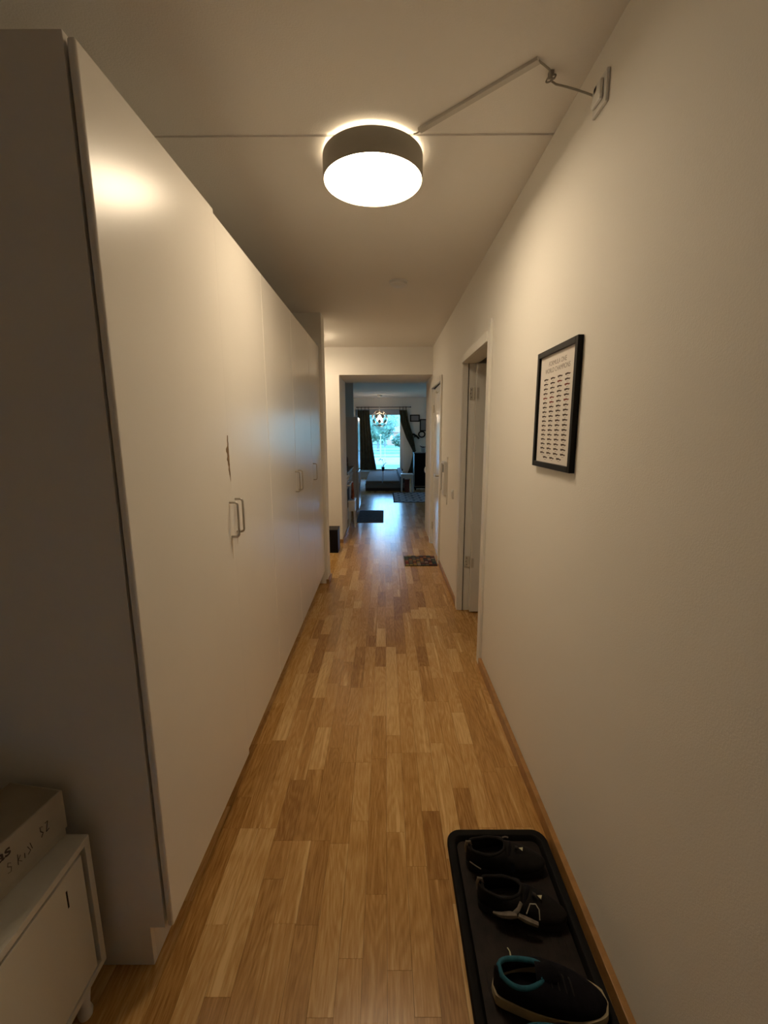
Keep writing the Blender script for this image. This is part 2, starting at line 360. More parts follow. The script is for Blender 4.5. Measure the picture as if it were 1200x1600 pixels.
# ================================================================== WARDROBES
XF = -0.600
seams = [1.010, 1.690, 2.309, 2.985, 3.640, 4.222]
def bow_handle(parent, y, z0=1.105, z1=1.238, x=XF):
    bm = bmesh.new(); o = 0.030; r = 0.012
    pts = [(x, y, z1)]
    for k in range(6):
        a = k/5*PI/2; pts.append((x+o-r+r*math.sin(a), y, z1-r+r*math.cos(a)))
    for k in range(6):
        a = k/5*PI/2; pts.append((x+o-r+r*math.cos(a), y, z0+r-r*math.sin(a)))
    pts.append((x, y, z0))
    add_tube(bm, pts, 0.0045, 10)
    return obj('handle', bm, 'steel', parent, smooth=True)
def wardrobe(y0, y1, label, doors, near_panel=False, z0=0.135, z1=2.26):
    t = thing('wardrobe', label, 'wardrobe', (0, 0, 0), group='row of white wardrobes along the left wall')
    yo = y0+0.0025 if not near_panel else y0
    parts = []
    if near_panel:
        # side panel with the toe-kick notch
        bm = bmesh.new()
        poly = [(-1.235, 0), (-0.666, 0), (-0.666, 0.13), (-0.624, 0.13), (-0.624, 2.272), (-1.235, 2.272)]
        a = [bm.verts.new((x, y0, z)) for x, z in poly]; b = [bm.verts.new((x, y0+0.018, z)) for x, z in poly]
        bm.faces.new(a); bm.faces.new(b[::-1])
        for i in range(len(poly)): bm.faces.new((a[i], a[(i+1)%6], b[(i+1)%6], b[i]))
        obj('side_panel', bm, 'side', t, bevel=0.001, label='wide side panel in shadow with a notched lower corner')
        yo = y0+0.0185
    boxes('carcass', [(-1.235, -0.624, yo, yo+0.016, z0, 2.262), (-1.235, -0.624, y1-0.018, y1-0.002, z0, 2.262), (-1.235, -0.624, yo+0.016, y1-0.018, 2.246, 2.262),
                      (-1.235, -0.624, yo+0.016, y1-0.018, z0, z0+0.016), (-1.235, -1.225, yo+0.016, y1-0.018, z0+0.016, 2.246)], 'side', t)
    box('plinth', (-0.682, -0.6665, yo, y1-0.002, 0, z0-0.002), 'wardrobe', t)
    ds = []
    for (a, b, hy, ajar) in doors:
        bm = bmesh.new(); add_box(bm, XF-0.018, XF, a, b, z0, z1)
        d = obj('door', bm, 'wardrobe', t, bevel=0.005, seg=3)
        h = bow_handle(d, hy)
        if ajar:
            piv = Vector((XF-0.018, a, 0)); Rm = Matrix.Translation(piv) @ Matrix.Rotation(-math.radians(ajar), 4, 'Z') @ Matrix.Translation(-piv)
            d.matrix_local = Rm
        ds.append(d)
    return t, ds
S = seams
wa, da = wardrobe(S[0], S[2]-0.001, 'nearest white wardrobe unit with a chipped door edge above its pair of bow handles',
    [(S[0], S[1]-0.002, 1.652, 0.85), (S[1]+0.002, S[2]-0.002, 1.742, 0)], True)
wb, db = wardrobe(S[2]+0.001, S[4]-0.001, 'middle white wardrobe unit with two bow handles side by side', [(S[2]+0.002, S[3]-0.002, 2.945, 0), (S[3]+0.002, S[4]-0.002, 3.045, 0)])
wc, dc = wardrobe(S[4]+0.001, S[5], 'farthest narrow white wardrobe unit with a single bow handle beside the wall end', [(S[4]+0.002, S[5]-0.002, 3.695, 0)])
da[0]['label'] = 'door standing slightly ajar'
# chipped veneer and drip marks on the first door (lies on its surface at the closing edge)
bm = bmesh.new(); rr = random.Random(3); e = S[1]-0.004
L1, R1 = [], []
zz = [1.488 - i*0.0098 for i in range(19)]
for i, z in enumerate(zz):
    wd = 0.005 + 0.013*math.sin(PI*i/18) * (0.6+0.8*rr.random()) + (0.008 if i in (5, 6, 9) else 0)
    L1.append((XF+0.0004, e-0.008-wd+i*0.0004, z)); R1.append((XF+0.0004, e-0.006+0.003*rr.random(), z))
vl = [bm.verts.new(v) for v in L1]; vr = [bm.verts.new(v) for v in R1]
for i in range(18): bm.faces.new((vl[i], vr[i], vr[i+1], vl[i+1]))
obj('peeled_veneer', bm, 'peel', da[0], label='brown chipped veneer strip')
def drips(door, ys, z):
    bm = bmesh.new()
    for y, ln, wdt in ys:
        v = [bm.verts.new(q) for q in ((XF+0.0004, y-wdt, z), (XF+0.0004, y+wdt, z), (XF+0.0004, y+wdt*0.3, z-ln), (XF+0.0004, y-wdt*0.3, z-ln))]
        bm.faces.new(v)
    obj('drip_mark', bm, 'stain', door, label='brownish drip mark below the handle')
drips(da[0], [(1.654, 0.085, 0.008)], 1.102)
drips(da[1], [(1.744, 0.05, 0.005)], 1.102)

# ================================================================== CEILING LAMPS
def drum_lamp():
    c = (-0.042, 1.925, 0); t = thing('ceiling_lamp', 'round drum ceiling lamp with grey-brown fabric shade glowing above the hallway', 'lamp', (c[0], c[1], 0))
    zb, zt, R = 2.455, 2.537, 0.193
    bm = bmesh.new(); add_lathe(bm, [(R-0.003, zb), (R, zb), (R, zt), (R-0.003, zt), (R-0.003, zb)], n=96); obj('lamp_shade', bm, 'shade', t, smooth=True)
    bm = bmesh.new(); add_lathe(bm, [(0, zb+0.002), (R-0.012, zb+0.002), (R-0.0045, zb+0.006), (R-0.0045, zb+0.010), (0, zb+0.010)], n=96); obj('diffuser', bm, 'glow', t, smooth=True)
    bm = bmesh.new(); add_lathe(bm, [(0.120, zb+0.03), (0.120, zt-0.012), (0.122, zt-0.012), (0.122, zb+0.03), (0.120, zb+0.03)], n=64); obj('light_ring', bm, 'glow_side', t, smooth=True)
    bm = bmesh.new(); add_lathe(bm, [(0, zb+0.016), (R-0.012, zb+0.016), (R-0.012, zb+0.019), (0, zb+0.019)], n=64); obj('light_blocker', bm, 'white', t)  # unseen disc added to block the diffuser's upward glow and weaken the halo
    bm = bmesh.new(); add_lathe(bm, [(0, zb+0.03), (0.075, zb+0.03), (0.075, CH-0.0005), (0, CH-0.0005)], n=48); obj('ceiling_plate', bm, 'white', t)
    for a in (30, 150, 270):
        bm = bmesh.new(); ca, sa = math.cos(math.radians(a)), math.sin(math.radians(a)); add_cyl(bm, (0.07*ca, 0.07*sa, zt-0.01), ((R-0.003)*ca, (R-0.003)*sa, zt-0.01), 0.002, n=6); obj('strut', bm, 'steel', t)
    return t
drum_lamp()
t = thing('ceiling_lamp', 'small round ceiling lamp mostly hidden behind the wall end past the wardrobes', 'lamp', (-0.855, 5.20, 0))
bm = bmesh.new(); add_lathe(bm, [(0, 2.475), (0.13, 2.475), (0.165, 2.49), (0.165, 2.505), (0, 2.505)], n=48); obj('diffuser', bm, 'glow2', t, smooth=True)
bm = bmesh.new(); add_lathe(bm, [(0, 2.506), (0.172, 2.506), (0.172, 2.53), (0.06, 2.53), (0.06, CH-0.0005), (0, CH-0.0005)], n=48); obj('lamp_body', bm, 'white', t)

# cable cover, cord, clamp and outlet
bm = bmesh.new()
p0, p1 = Vector((0.128, 1.787, CH)), Vector((0.449, 1.487, CH)); d = (p1-p0).normalized(); nrm = Vector((-d.y, d.x, 0))
prof = [(-0.011, 0), (-0.010, -0.009), (0.010, -0.009), (0.011, 0)]
A = [bm.verts.new(p0+nrm*a+Vector((0,0,b-0.0002))) for a, b in prof]; B = [bm.verts.new(p1+nrm*a+Vector((0,0,b-0.0002))) for a, b in prof]
bm.faces.new(A); bm.faces.new(B[::-1])
for i in range(4): bm.faces.new((A[i], A[(i+1)%4], B[(i+1)%4], B[i]))
M['duct'] = mat('cable_cover_white', (0.60, 0.565, 0.51), 0.5)
tr = obj('cable_cover', bm, 'duct', label='straight white cable cover running across the ceiling from the drum lamp', cat='cable cover')
t = thing('power_cable', 'thin knotted lamp cable hanging between the cable cover and the wall outlet', 'cable', (0, 0, 0))
M['cord'] = mat('grey_cord', (0.34, 0.31, 0.26), 0.5)
bm = bmesh.new()
add_tube(bm, [(0.448, 1.488, CH-0.005), (0.468, 1.497, CH-0.010), (0.488, 1.510, CH-0.012), (0.498, 1.530, CH-0.012), (0.507, 1.545, CH-0.018), (0.520, 1.540, CH-0.03), (0.54, 1.525, CH-0.045),
              (0.565, 1.500, CH-0.070), (0.588, 1.476, CH-0.095), (0.604, 1.460, CH-0.113)], 0.0028, 8)
obj('cord', bm, 'cord', t, smooth=True)
bm = bmesh.new()
for ph in (0, 1.2):
    add_tube(bm, [(0.503+0.010*math.cos(a+ph), 1.538+0.014*math.sin(a), CH-0.016+0.009*math.sin(a+ph)) for a in [i*2*PI/14 for i in range(14)]], 0.0024, 6, closed=True)
obj('knot', bm, 'cord', t, smooth=True)
bm = bmesh.new(); add_box(bm, 0.494, 0.508, 1.526, 1.542, CH-0.012, CH-0.0003); obj('clip', bm, 'cord', t, bevel=0.001)
bm = bmesh.new(); add_tube(bm, [(0.128, 1.790, CH-0.006), (0.118, 1.796, CH-0.007), (0.108, 1.80, CH-0.008)], 0.0025, 6); obj('cord_end', bm, 'cord', t)
t = thing('lamp_outlet', 'white square outlet plate high on the right wall below the ceiling', 'outlet', (0, 0, 0))
box('cover_plate', (XW-0.010, XW-0.0002, 1.393, 1.474, 2.388, 2.470), 'white', t, bevel=0.003)
box('socket', (XW-0.020, XW-0.010, 1.408, 1.459, 2.403, 2.455), 'white', t, bevel=0.004)
bm = bmesh.new(); add_cyl(bm, (XW-0.020, 1.441, 2.446), (XW-0.006, 1.441, 2.446), 0.009, n=14); obj('plug', bm, 'white', t)
# smoke detector
t = thing('smoke_detector', 'small round white smoke detector on the ceiling past the lamp', 'smoke detector', (0.102, 3.40, 0))
bm = bmesh.new(); add_lathe(bm, [(0, CH-0.036), (0.035, CH-0.036), (0.058, CH-0.028), (0.060, CH-0.014), (0, CH-0.014)], n=40); obj('cover', bm, 'white', t, smooth=True)
bm = bmesh.new(); add_lathe(bm, [(0, CH-0.013), (0.065, CH-0.013), (0.065, CH-0.0004), (0, CH-0.0004)], n=40); obj('base', bm, 'white', t)

# ================================================================== RIGHT WALL ITEMS
def poster():
    t = thing('framed_poster', 'black framed poster of small racing cars in rows on the right wall', 'poster', (0, 0, 0))
    y0, y1, z0, z1 = 1.440, 1.806, 1.362, 1.792; xf = 0.5985; w = 0.020
    boxes('frame', [(xf, XW-0.0003, y0, y0+w, z0, z1), (xf, XW-0.0003, y1-w, y1, z0, z1), (xf, XW-0.0003, y0+w, y1-w, z1-w, z1), (xf, XW-0.0003, y0+w, y1-w, z0, z0+w)], 'black', t, bevel=0.0012)
    bm = bmesh.new(); add_box(bm, 0.608, 0.612, y0+w-0.002, y1-w+0.002, z0+w-0.002, z1-w+0.002); sh = obj('print', bm, 'paper', t)
    yc = (y0+y1)/2; X = 0.6078
    Rm = Matrix(((0, 0, -1), (-1, 0, 0), (0, 1, 0)))   # text x -> -y, y -> z, normal -> -x
    for s, z, size in (('FORMULA ONE', z1-w-0.040, 0.0235), ('WORLD CHAMPIONS', z1-w-0.064, 0.0235)):
        cu = bpy.data.curves.new('txt', 'FONT'); cu.body = s; cu.size = size; cu.align_x = 'CENTER'; cu.extrude = 0.0001
        o = bpy.data.objects.new('tmp', cu); COL.objects.link(o)
        me = bpy.data.meshes.new_from_object(o.evaluated_get(bpy.context.evaluated_depsgraph_get())); bpy.data.objects.remove(o)
        me.transform(Rm.to_4x4()); me.transform(Matrix.Translation((X, yc, z)))
        me.materials.clear(); me.materials.append(M['ink3'])
        q = bpy.data.objects.new('lettering', me); COL.objects.link(q); q.parent = sh
    rr = random.Random(5)
    bms = {'ink': bmesh.new(), 'ink2': bmesh.new(), 'ink3': bmesh.new()}
    rows = 18; top = z1-w-0.088; step = 0.0168
    def quad(bm, ya, yb, za, zb, xo=0.0):
        v = [bm.verts.new(p) for p in ((X-xo, ya, za), (X-xo, yb, za), (X-xo, yb, zb), (X-xo, ya, zb))]; bm.faces.new(v)
    for r in range(rows):
        n = 3 if r == rows-1 else 4
        for c in range(n):
            cy = yc + -(c-(n-1)/2)*0.066; cz = top - r*step
            bm = bms['ink2' if rr.random() < 0.22 and r < 6 else 'ink']
            L_ = 0.022
            # side view of a single seater: nose wedge, cockpit, engine cover, wings, wheels
            prof = [(-L_, 0.0), (L_, 0.0005), (L_, 0.003), (L_*0.35, 0.0042), (L_*0.05, 0.0064 if r > 4 else 0.006), (-L_*0.55, 0.0056), (-L_, 0.0045)]
            v = [bm.verts.new((X-0.0001, cy-a, cz+b)) for a, b in prof]; bm.faces.new(v)
            for wx, wr in ((-L_*0.62, 0.0036), (L_*0.62, 0.0032)):
                v = [bm.verts.new((X-0.0002, cy-wx+wr*math.cos(k*PI/5), cz+0.001+wr*math.sin(k*PI/5))) for k in range(10)]; bm.faces.new(v)
            if r > 4: quad(bm, cy+L_*0.98, cy+L_*0.75, cz+0.0045, cz+0.0062, 0.0001)
            quad(bms['ink3'], cy-0.009, cy+0.009, cz-0.0062, cz-0.0048)
    for k_, bm in bms.items():
        obj({'ink': 'printed_cars', 'ink2': 'printed_cars', 'ink3': 'captions'}[k_], bm, k_, sh, recalc=False, kind='stuff')
poster()

t = thing('intercom', 'white wall intercom panel with a dark handset between the two doors', 'intercom', (0, 0, 0))
box('housing', (0.585, XW-0.0003, 4.40, 4.60, 0.86, 1.20), 'white', t, bevel=0.006)
box('handset', (0.570, 0.5845, 4.53, 4.585, 0.90, 1.18), 'white', t, bevel=0.006)
M['screen'] = mat('grey_glass', (0.16, 0.14, 0.12), 0.15)
box('display', (0.5838, 0.5848, 4.42, 4.50, 1.09, 1.17), 'screen', t, label='dark grey display')
t = thing('cable_duct', 'slim vertical white cable duct beside the intercom', 'cable duct', (0,0,0))
box('duct', (0.607, XW-0.0003, 4.335, 4.352, 0.80, 1.25), 'trim', t); box('end_cap', (0.606, XW-0.0003, 4.334, 4.353, 0.78, 0.7995), 'trim', t)
def switch(y, z, lab, x=XW, w=0.04):
    t = thing('light_switch', lab, 'switch', (0, 0, 0))
    box('cover_plate', (x-0.010, x-0.0003, y-w, y+w, z-w, z+w), 'white', t, bevel=0.003)
    box('rocker', (x-0.014, x-0.010, y-w*0.6, y+w*0.6, z-w*0.65, z+w*0.65), 'white', t, bevel=0.002)
switch(3.98, 0.935, 'white square light switch on the right wall beside the open door')
t = thing('door_hook', 'small dark double hook near the top of the closed door', 'hook', (0,0,0))
box('plate', (0.6345, 0.6398, 5.30, 5.40, 1.945, 1.965), 'steel', t)
for y in (5.32, 5.38):
    bm = bmesh.new(); add_tube(bm, [(0.634, y, 1.955), (0.615, y, 1.94), (0.605, y, 1.945), (0.602, y, 1.96)], 0.004, 8); obj('hook', bm, 'steel', t)
t = thing('wall_socket', 'small white socket on the passage wall end near the far room', 'socket', (0,0,0))
box('cover_plate', (0.602, XW-0.0003, 6.60, 6.70, 0.88, 0.97), 'white', t, bevel=0.003)
box('socket', (0.592, 0.602, 6.625, 6.675, 0.90, 0.95), 'white', t, bevel=0.003)

# ================================================================== LEFT FOREGROUND
t = thing('shoe_cabinet', 'low white shoe cabinet on small feet in front of the wardrobes', 'cabinet', (0, 0, 0))
cx0, cx1, cy0, cy1, cz0, cz1 = -1.16, -0.769, 0.28, 0.970, 0.083, 0.482
boxes('body', [(cx0, cx1, cy0, cy1, cz1-0.018, cz1), (cx0, cx1, cy0, cy1, cz0, cz0+0.018), (cx0, cx1, cy0, cy0+0.018, cz0+0.018, cz1-0.018), (cx0, cx1, cy1-0.018, cy1, cz0+0.018, cz1-0.018),
                 (cx0, cx0+0.01, cy0+0.018, cy1-0.018, cz0+0.018, cz1-0.018)], 'shoecab', t, bevel=0.0012)
dr = box('door', (cx1-0.020, cx1-0.003, cy0+0.024, cy1-0.030, cz0+0.021, cz1-0.030), 'shoecab', t, bevel=0.001)
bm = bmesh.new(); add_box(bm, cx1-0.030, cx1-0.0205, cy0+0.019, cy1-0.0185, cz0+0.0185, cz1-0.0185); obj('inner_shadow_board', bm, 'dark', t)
box('finger_slot', (cx1-0.0031, cx1-0.0022, cy1-0.092, cy1-0.088, cz1-0.115, cz1-0.068), 'dark', dr, label='thin dark slot')
for x, y in ((-0.79, 0.90), (-0.79, 0.34), (-1.13, 0.90), (-1.13, 0.34)):
    bm = bmesh.new(); add_lathe(bm, [(0, 0), (0.016, 0), (0.018, 0.012), (0.013, 0.03), (0.016, 0.055), (0.020, cz0), (0, cz0)], (x, y, 0), 20); obj('foot', bm, 'white', t, smooth=True)

bx = thing('shoebox', 'beige cardboard shoebox with dark lettering lying on the shoe cabinet', 'box', (-0.822, 0.972, 0.482), -math.radians(9.5))
# local: far right corner at origin; x to the left is negative, y towards camera is negative
Wd, Ln = 0.155, 0.345
box('box_body', (-Wd+0.003, -0.003, -Ln+0.003, -0.003, 0.0003, 0.100), 'card', bx, bevel=0.002)
bm = bmesh.new()
for d in ((-Wd, 0, -Ln, 0, 0.126, 0.129), (-Wd, -Wd+0.002, -Ln, 0, 0.022, 0.126), (-0.002, 0, -Ln, 0, 0.022, 0.126), (-Wd+0.002, -0.002, -Ln, -Ln+0.002, 0.022, 0.126), (-Wd+0.002, -0.002, -0.002, 0, 0.022, 0.126)): add_box(bm, *d)
lid = obj('lid', bm, 'card', bx, bevel=0.0015)
box('lid_top', (-Wd+0.004, -0.004, -Ln+0.004, -0.004, 0.129, 0.1294), 'cardlid', bx, label='darker top face')
def text_mesh(name, s, size, Rm, loc, m, parent, bold=0.0):
    cu = bpy.data.curves.new('txt', 'FONT'); cu.body = s; cu.size = size; cu.extrude = 0.00005; cu.offset = bold
    o = bpy.data.objects.new('tmp', cu); COL.objects.link(o)
    me = bpy.data.meshes.new_from_object(o.evaluated_get(bpy.context.evaluated_depsgraph_get())); bpy.data.objects.remove(o)
    me.transform(Rm.to_4x4()); me.transform(Matrix.Translation(loc)); me.materials.clear(); me.materials.append(M[m])
    q = bpy.data.objects.new(name, me); COL.objects.link(q); q.parent = parent; return q
Rs = Matrix(((0, 0, 1), (1, 0, 0), (0, 1, 0)))        # on +x faces: text runs along +y
text_mesh('lettering', 'adidas', 0.038, Rs, (0.0003, -0.230, 0.091), 'pen', lid, 0.0008)
bm = bmesh.new()
def stroke(pts, r=0.0008): add_tube(bm, [(0.0006, -0.150+(y+0.278)*0.55, z-0.004+(y+0.278)*0.03) for y, z in pts], r, 4)
stroke([(-0.262, 0.072), (-0.272, 0.078), (-0.276, 0.07), (-0.262, 0.062), (-0.266, 0.052), (-0.278, 0.054)])
stroke([(-0.232, 0.075), (-0.236, 0.05)]); stroke([(-0.222, 0.068), (-0.234, 0.06), (-0.22, 0.05)])
stroke([(-0.205, 0.062), (-0.207, 0.05)]); stroke([(-0.19, 0.07), (-0.18, 0.055), (-0.192, 0.05)]); stroke([(-0.178, 0.073), (-0.172, 0.055)])
stroke([(-0.118, 0.082), (-0.128, 0.086), (-0.128, 0.074), (-0.118, 0.066), (-0.128, 0.058)], 0.0011)
stroke([(-0.104, 0.084), (-0.092, 0.084), (-0.104, 0.06), (-0.09, 0.062)], 0.0011)
obj('handwriting', bm, 'pen', lid, kind='stuff')
# soft black pouch behind the shoebox
bm = bmesh.new()
bmesh.ops.create_uvsphere(bm, u_segments=20, v_segments=12, radius=1)
for v in bm.verts:
    x, y, z = v.co; s = 1+0.06*math.sin(5*x+3*y)
    v.co = (x*0.068*s, y*0.11*s, max(-0.6, z)*0.085)
bmesh.ops.translate(bm, verts=bm.verts, vec=(0, 0, 0.0513))
p = obj('pouch', bm, 'mesh', smooth=True, label='soft black pouch lying behind the shoebox at the left wall', cat='pouch'); p.location = (-1.075, 0.84, 0.4825)

# ================================================================== SHOE TRAY AND SHOES
TX0, TX1, TY0, TY1 = 0.222, 0.588, 0.56, 1.422
tray = thing('shoe_tray', 'black plastic boot tray with a raised rim by the right wall', 'tray', (0, 0, 0))
bm = bmesh.new()
def loop(ins, z, r): return [bm.verts.new((x, y, z)) for x, y in rrect(TX0+ins, TX1-ins, TY0+ins, TY1-ins, r, 8)]
rings = [loop(0.006, 0.0003, 0.045), loop(0.0, 0.004, 0.05), loop(0.0, 0.022, 0.05), loop(0.003, 0.026, 0.047), loop(0.022, 0.026, 0.034), loop(0.026, 0.024, 0.032), loop(0.034, 0.008, 0.026)]
for A, B in zip(rings, rings[1:]):
    n = len(A)
    for i in range(n): bm.faces.new((A[i], A[(i+1)%n], B[(i+1)%n], B[i]))
bm.faces.new(rings[0][::-1])
obj('rim', bm, 'blackplastic', tray, smooth=True)
bm = bmesh.new(); add_prism(bm, rrect(TX0+0.0345, TX1-0.0345, TY0+0.0345, TY1-0.0345, 0.026, 6), 0.003, 0.0078); obj('tray_floor', bm, 'trayfloor', tray)
for i in range(13):
    x = TX0+0.056+i*0.0211
    box('rib', (x-0.0025, x+0.0025, TY0+0.055, TY1-0.055, 0.0078, 0.0092), 'trayfloor', tray)
ZT = 0.0093

def shoe_surface(L, W, hfun, gfun, zs, NT=34, NA=10, curve=0.012):
    """upper shell: grid of points (t along shoe, a around), right and left sides"""
    bm = bmesh.new(); grid = {}
    def half_w(t):
        e = max(0.0, 1-((t-0.5)/0.5)**2)
        return W/2*(e**0.38)*(0.80+0.22*math.sin(PI*min(1, max(0, (t-0.15)/0.95))))
    for i in range(NT+1):
        t = i/NT; w_ = max(half_w(t), 0.0015); h = hfun(t); g = min(gfun(t), w_*0.92)
        x = (t-0.5)*L; cy = curve*math.sin(PI*t)*0.6
        for s in (-1, 1):
            for j in range(NA+1):
                a = j/NA
                y = w_+(g-w_)*(1-math.cos(a*PI/2))
                z = zs+(h-zs)*math.sin(a*PI/2)**0.9
                y += 0.003*math.sin(a*PI)
                grid[i, s, j] = bm.verts.new((x, cy+s*y, z))
    for i in range(NT):
        for s in (-1, 1):
            for j in range(NA):
                q = [grid[i, s, j], grid[i+1, s, j], grid[i+1, s, j+1], grid[i, s, j+1]]
                bm.faces.new(q if s == 1 else q[::-1])
    for s in (0, NT):      # close heel and toe
        for j in range(NA):
            bm.faces.new([grid[s, -1, j], grid[s, 1, j], grid[s, 1, j+1], grid[s, -1, j+1]])
    bmesh.ops.remove_doubles(bm, verts=bm.verts, dist=0.0008)
    return bm, half_w
def sole_bm(L, W, half_w, z0, z1, toe=0.008, grow=0.003, curve=0.012):
    bm = bmesh.new(); N = 40; lo, hi, mid = [], [], []
    for s in (1, -1):
        R_ = range(N+1) if s == 1 else range(N-1, 0, -1)
        for i in R_:
            t = i/N; w_ = half_w(t)+grow; x = (t-0.5)*(L+2*grow); cy = curve*math.sin(PI*t)*0.6
            lift = toe*max(0, (t-0.75)/0.25)**2
            y = cy+s*w_ if 0 < i < N else cy
            lo.append(bm.verts.new((x*0.985, cy+(y-cy)*0.95, z0+lift))); mid.append(bm.verts.new((x, y, (z0+z1)/2+lift))); hi.append(bm.verts.new((x*0.99, cy+(y-cy)*0.97, z1+lift)))
    n = len(lo)
    for A, B in ((lo, mid), (mid, hi)):
        for i in range(n): bm.faces.new((A[i], A[(i+1)%n], B[(i+1)%n], B[i]))
    bm.faces.new(lo[::-1]); bm.faces.new(hi); return bm
def collar_pts(L, W, gfun, hfun, half_w, t0, t1, n=18, curve=0.012):
    pts = []
    for i in range(n+1):
        t = t0+(t1-t0)*i/n; pts.append(((t-0.5)*L, curve*math.sin(PI*t)*0.6+min(gfun(t), half_w(t)*0.92), hfun(t)))
    for i in range(n-1, 0, -1):
        t = t0+(t1-t0)*i/n; pts.append(((t-0.5)*L, curve*math.sin(PI*t)*0.6-min(gfun(t), half_w(t)*0.92), hfun(t)))
    return pts
def solid(o, th):
    m = o.modifiers.new('thick', 'SOLIDIFY'); m.thickness = th; m.offset = 0
def ell(t, a, b, g):
    if t <= a or t >= b: return 0.0
    u = (t-(a+b)/2)/((b-a)/2); return g*math.sqrt(max(0, 1-u*u))

def sandal(label, loc, rz, grey):
    L, W = 0.265, 0.098
    t = thing('trail_sandal', label, 'sandal', loc, rz, group='pair of black closed-toe sandals')
    hf = lambda u: 0.082-0.010*math.sin(PI*min(1, u/0.5)) if u < 0.5 else 0.072-0.036*((u-0.5)/0.5)**1.3
    gf = lambda u: ell(u, 0.02, 0.50, 0.036)
    bm, hw = shoe_surface(L, W, hf, gf, 0.022)
    # cut side windows between the straps
    kill = []
    for f in bm.faces:
        c = f.calc_center_median(); u = c.x/L+0.5
        if 0.52 < u < 0.60 and 0.028 < c.z < 0.050: kill.append(f)
    bmesh.ops.delete(bm, geom=list(set(kill)), context='FACES')
    up = obj('upper', bm, 'mesh2', t, smooth=True); solid(up, 0.004)
    obj('sole', sole_bm(L, W, hw, 0.0, 0.024), 'rubber', t, smooth=True)
    bm = bmesh.new(); add_tube(bm, collar_pts(L, W, gf, lambda u: hf(u)+0.001, hw, 0.03, 0.495), 0.0048, 10, closed=True); obj('collar', bm, 'mesh2', t, smooth=True)
    bm = bmesh.new(); add_tube(bm, [(-0.134, 0.0, 0.050), (-0.137, 0.0, 0.070), (-0.133, 0.0, 0.092), (-0.124, 0.0, 0.094), (-0.120, 0.0, 0.080)], 0.006, 8, flat=0.4); obj('heel_loop', bm, 'greystrap', t, smooth=True, label='grey heel loop')
    # instep straps over the foot
    for u0, hh in ((0.56, 0.074), (0.66, 0.062)):
        bm = bmesh.new(); pts = []
        for k in range(13):
            a = PI*k/12; pts.append(((u0-0.5)*L+0.012*math.cos(a), 0.007+0.045*math.cos(a), 0.028+(hh-0.028)*math.sin(a)))
        add_tube(bm, pts, 0.006, 8, flat=0.35); obj('strap', bm, 'mesh', t, smooth=True)
    bm = bmesh.new()
    a = [Vector((0.045, 0.004, 0.0745)), Vector((0.060, 0.010, 0.0715)), Vector((0.056, -0.004, 0.0720))]
    v = [bm.verts.new(q+Vector((0, 0, 0.0015))) for q in a]; v2 = [bm.verts.new(q) for q in a]
    bm.faces.new(v); bm.faces.new(v2[::-1])
    for i in range(3): bm.faces.new((v[i], v[(i+1)%3], v2[(i+1)%3], v2[i]))
    obj('badge', bm, 'logo', t, label='small pale yellow triangular badge')
    bm = bmesh.new(); add_cyl(bm, (0.030, 0.0, 0.080), (0.040, 0.0, 0.078), 0.006, n=10); obj('cord_lock', bm, 'rubber', t)
    if grey:
        bm = bmesh.new()
        add_tube(bm, [(-0.085, -0.048, 0.036), (-0.060, -0.053, 0.040), (-0.035, -0.052, 0.046), (-0.015, -0.051, 0.050)], 0.013, 8, flat=0.75, rs=[0.004, 0.010, 0.013, 0.009])
        obj('side_strap', bm, 'greystrap', t, smooth=True, label='light grey side strap')
        bm = bmesh.new(); add_tube(bm, [(-0.030, -0.052, 0.046), (-0.012, -0.045, 0.066), (-0.004, -0.036, 0.082)], 0.006, 8, flat=0.35); obj('side_strap', bm, 'greystrap', t, smooth=True, label='light grey side strap')
        bm = bmesh.new(); add_tube(bm, [(-0.012, -0.052, 0.052), (0.015, -0.055, 0.046), (0.045, -0.055, 0.040)], 0.010, 8, flat=0.8, rs=[0.009, 0.011, 0.009]); obj('side_strap', bm, 'greystrap', t, smooth=True, label='light grey side strap')
        bm = bmesh.new(); add_tube(bm, [(0.012, -0.046, 0.058), (0.022, -0.030, 0.078), (0.038, -0.028, 0.080), (0.048, -0.036, 0.072), (0.050, -0.050, 0.052)], 0.0016, 6); obj('pull_loop', bm, 'palecord', t, smooth=True, label='pale thin pull loop')
    else:
        bm = bmesh.new(); add_tube(bm, [(-0.005, 0.038, 0.078), (0.006, 0.040, 0.080), (0.016, 0.038, 0.079)], 0.0025, 6); obj('buckle', bm, 'greystrap', t, smooth=True, label='grey buckle')
        bm = bmesh.new(); add_tube(bm, [(-0.125, -0.030, 0.045), (-0.108, -0.042, 0.044), (-0.09, -0.050, 0.040)], 0.005, 6, flat=0.4); obj('side_strap', bm, 'greystrap', t, smooth=True, label='light grey side strap')
    return t
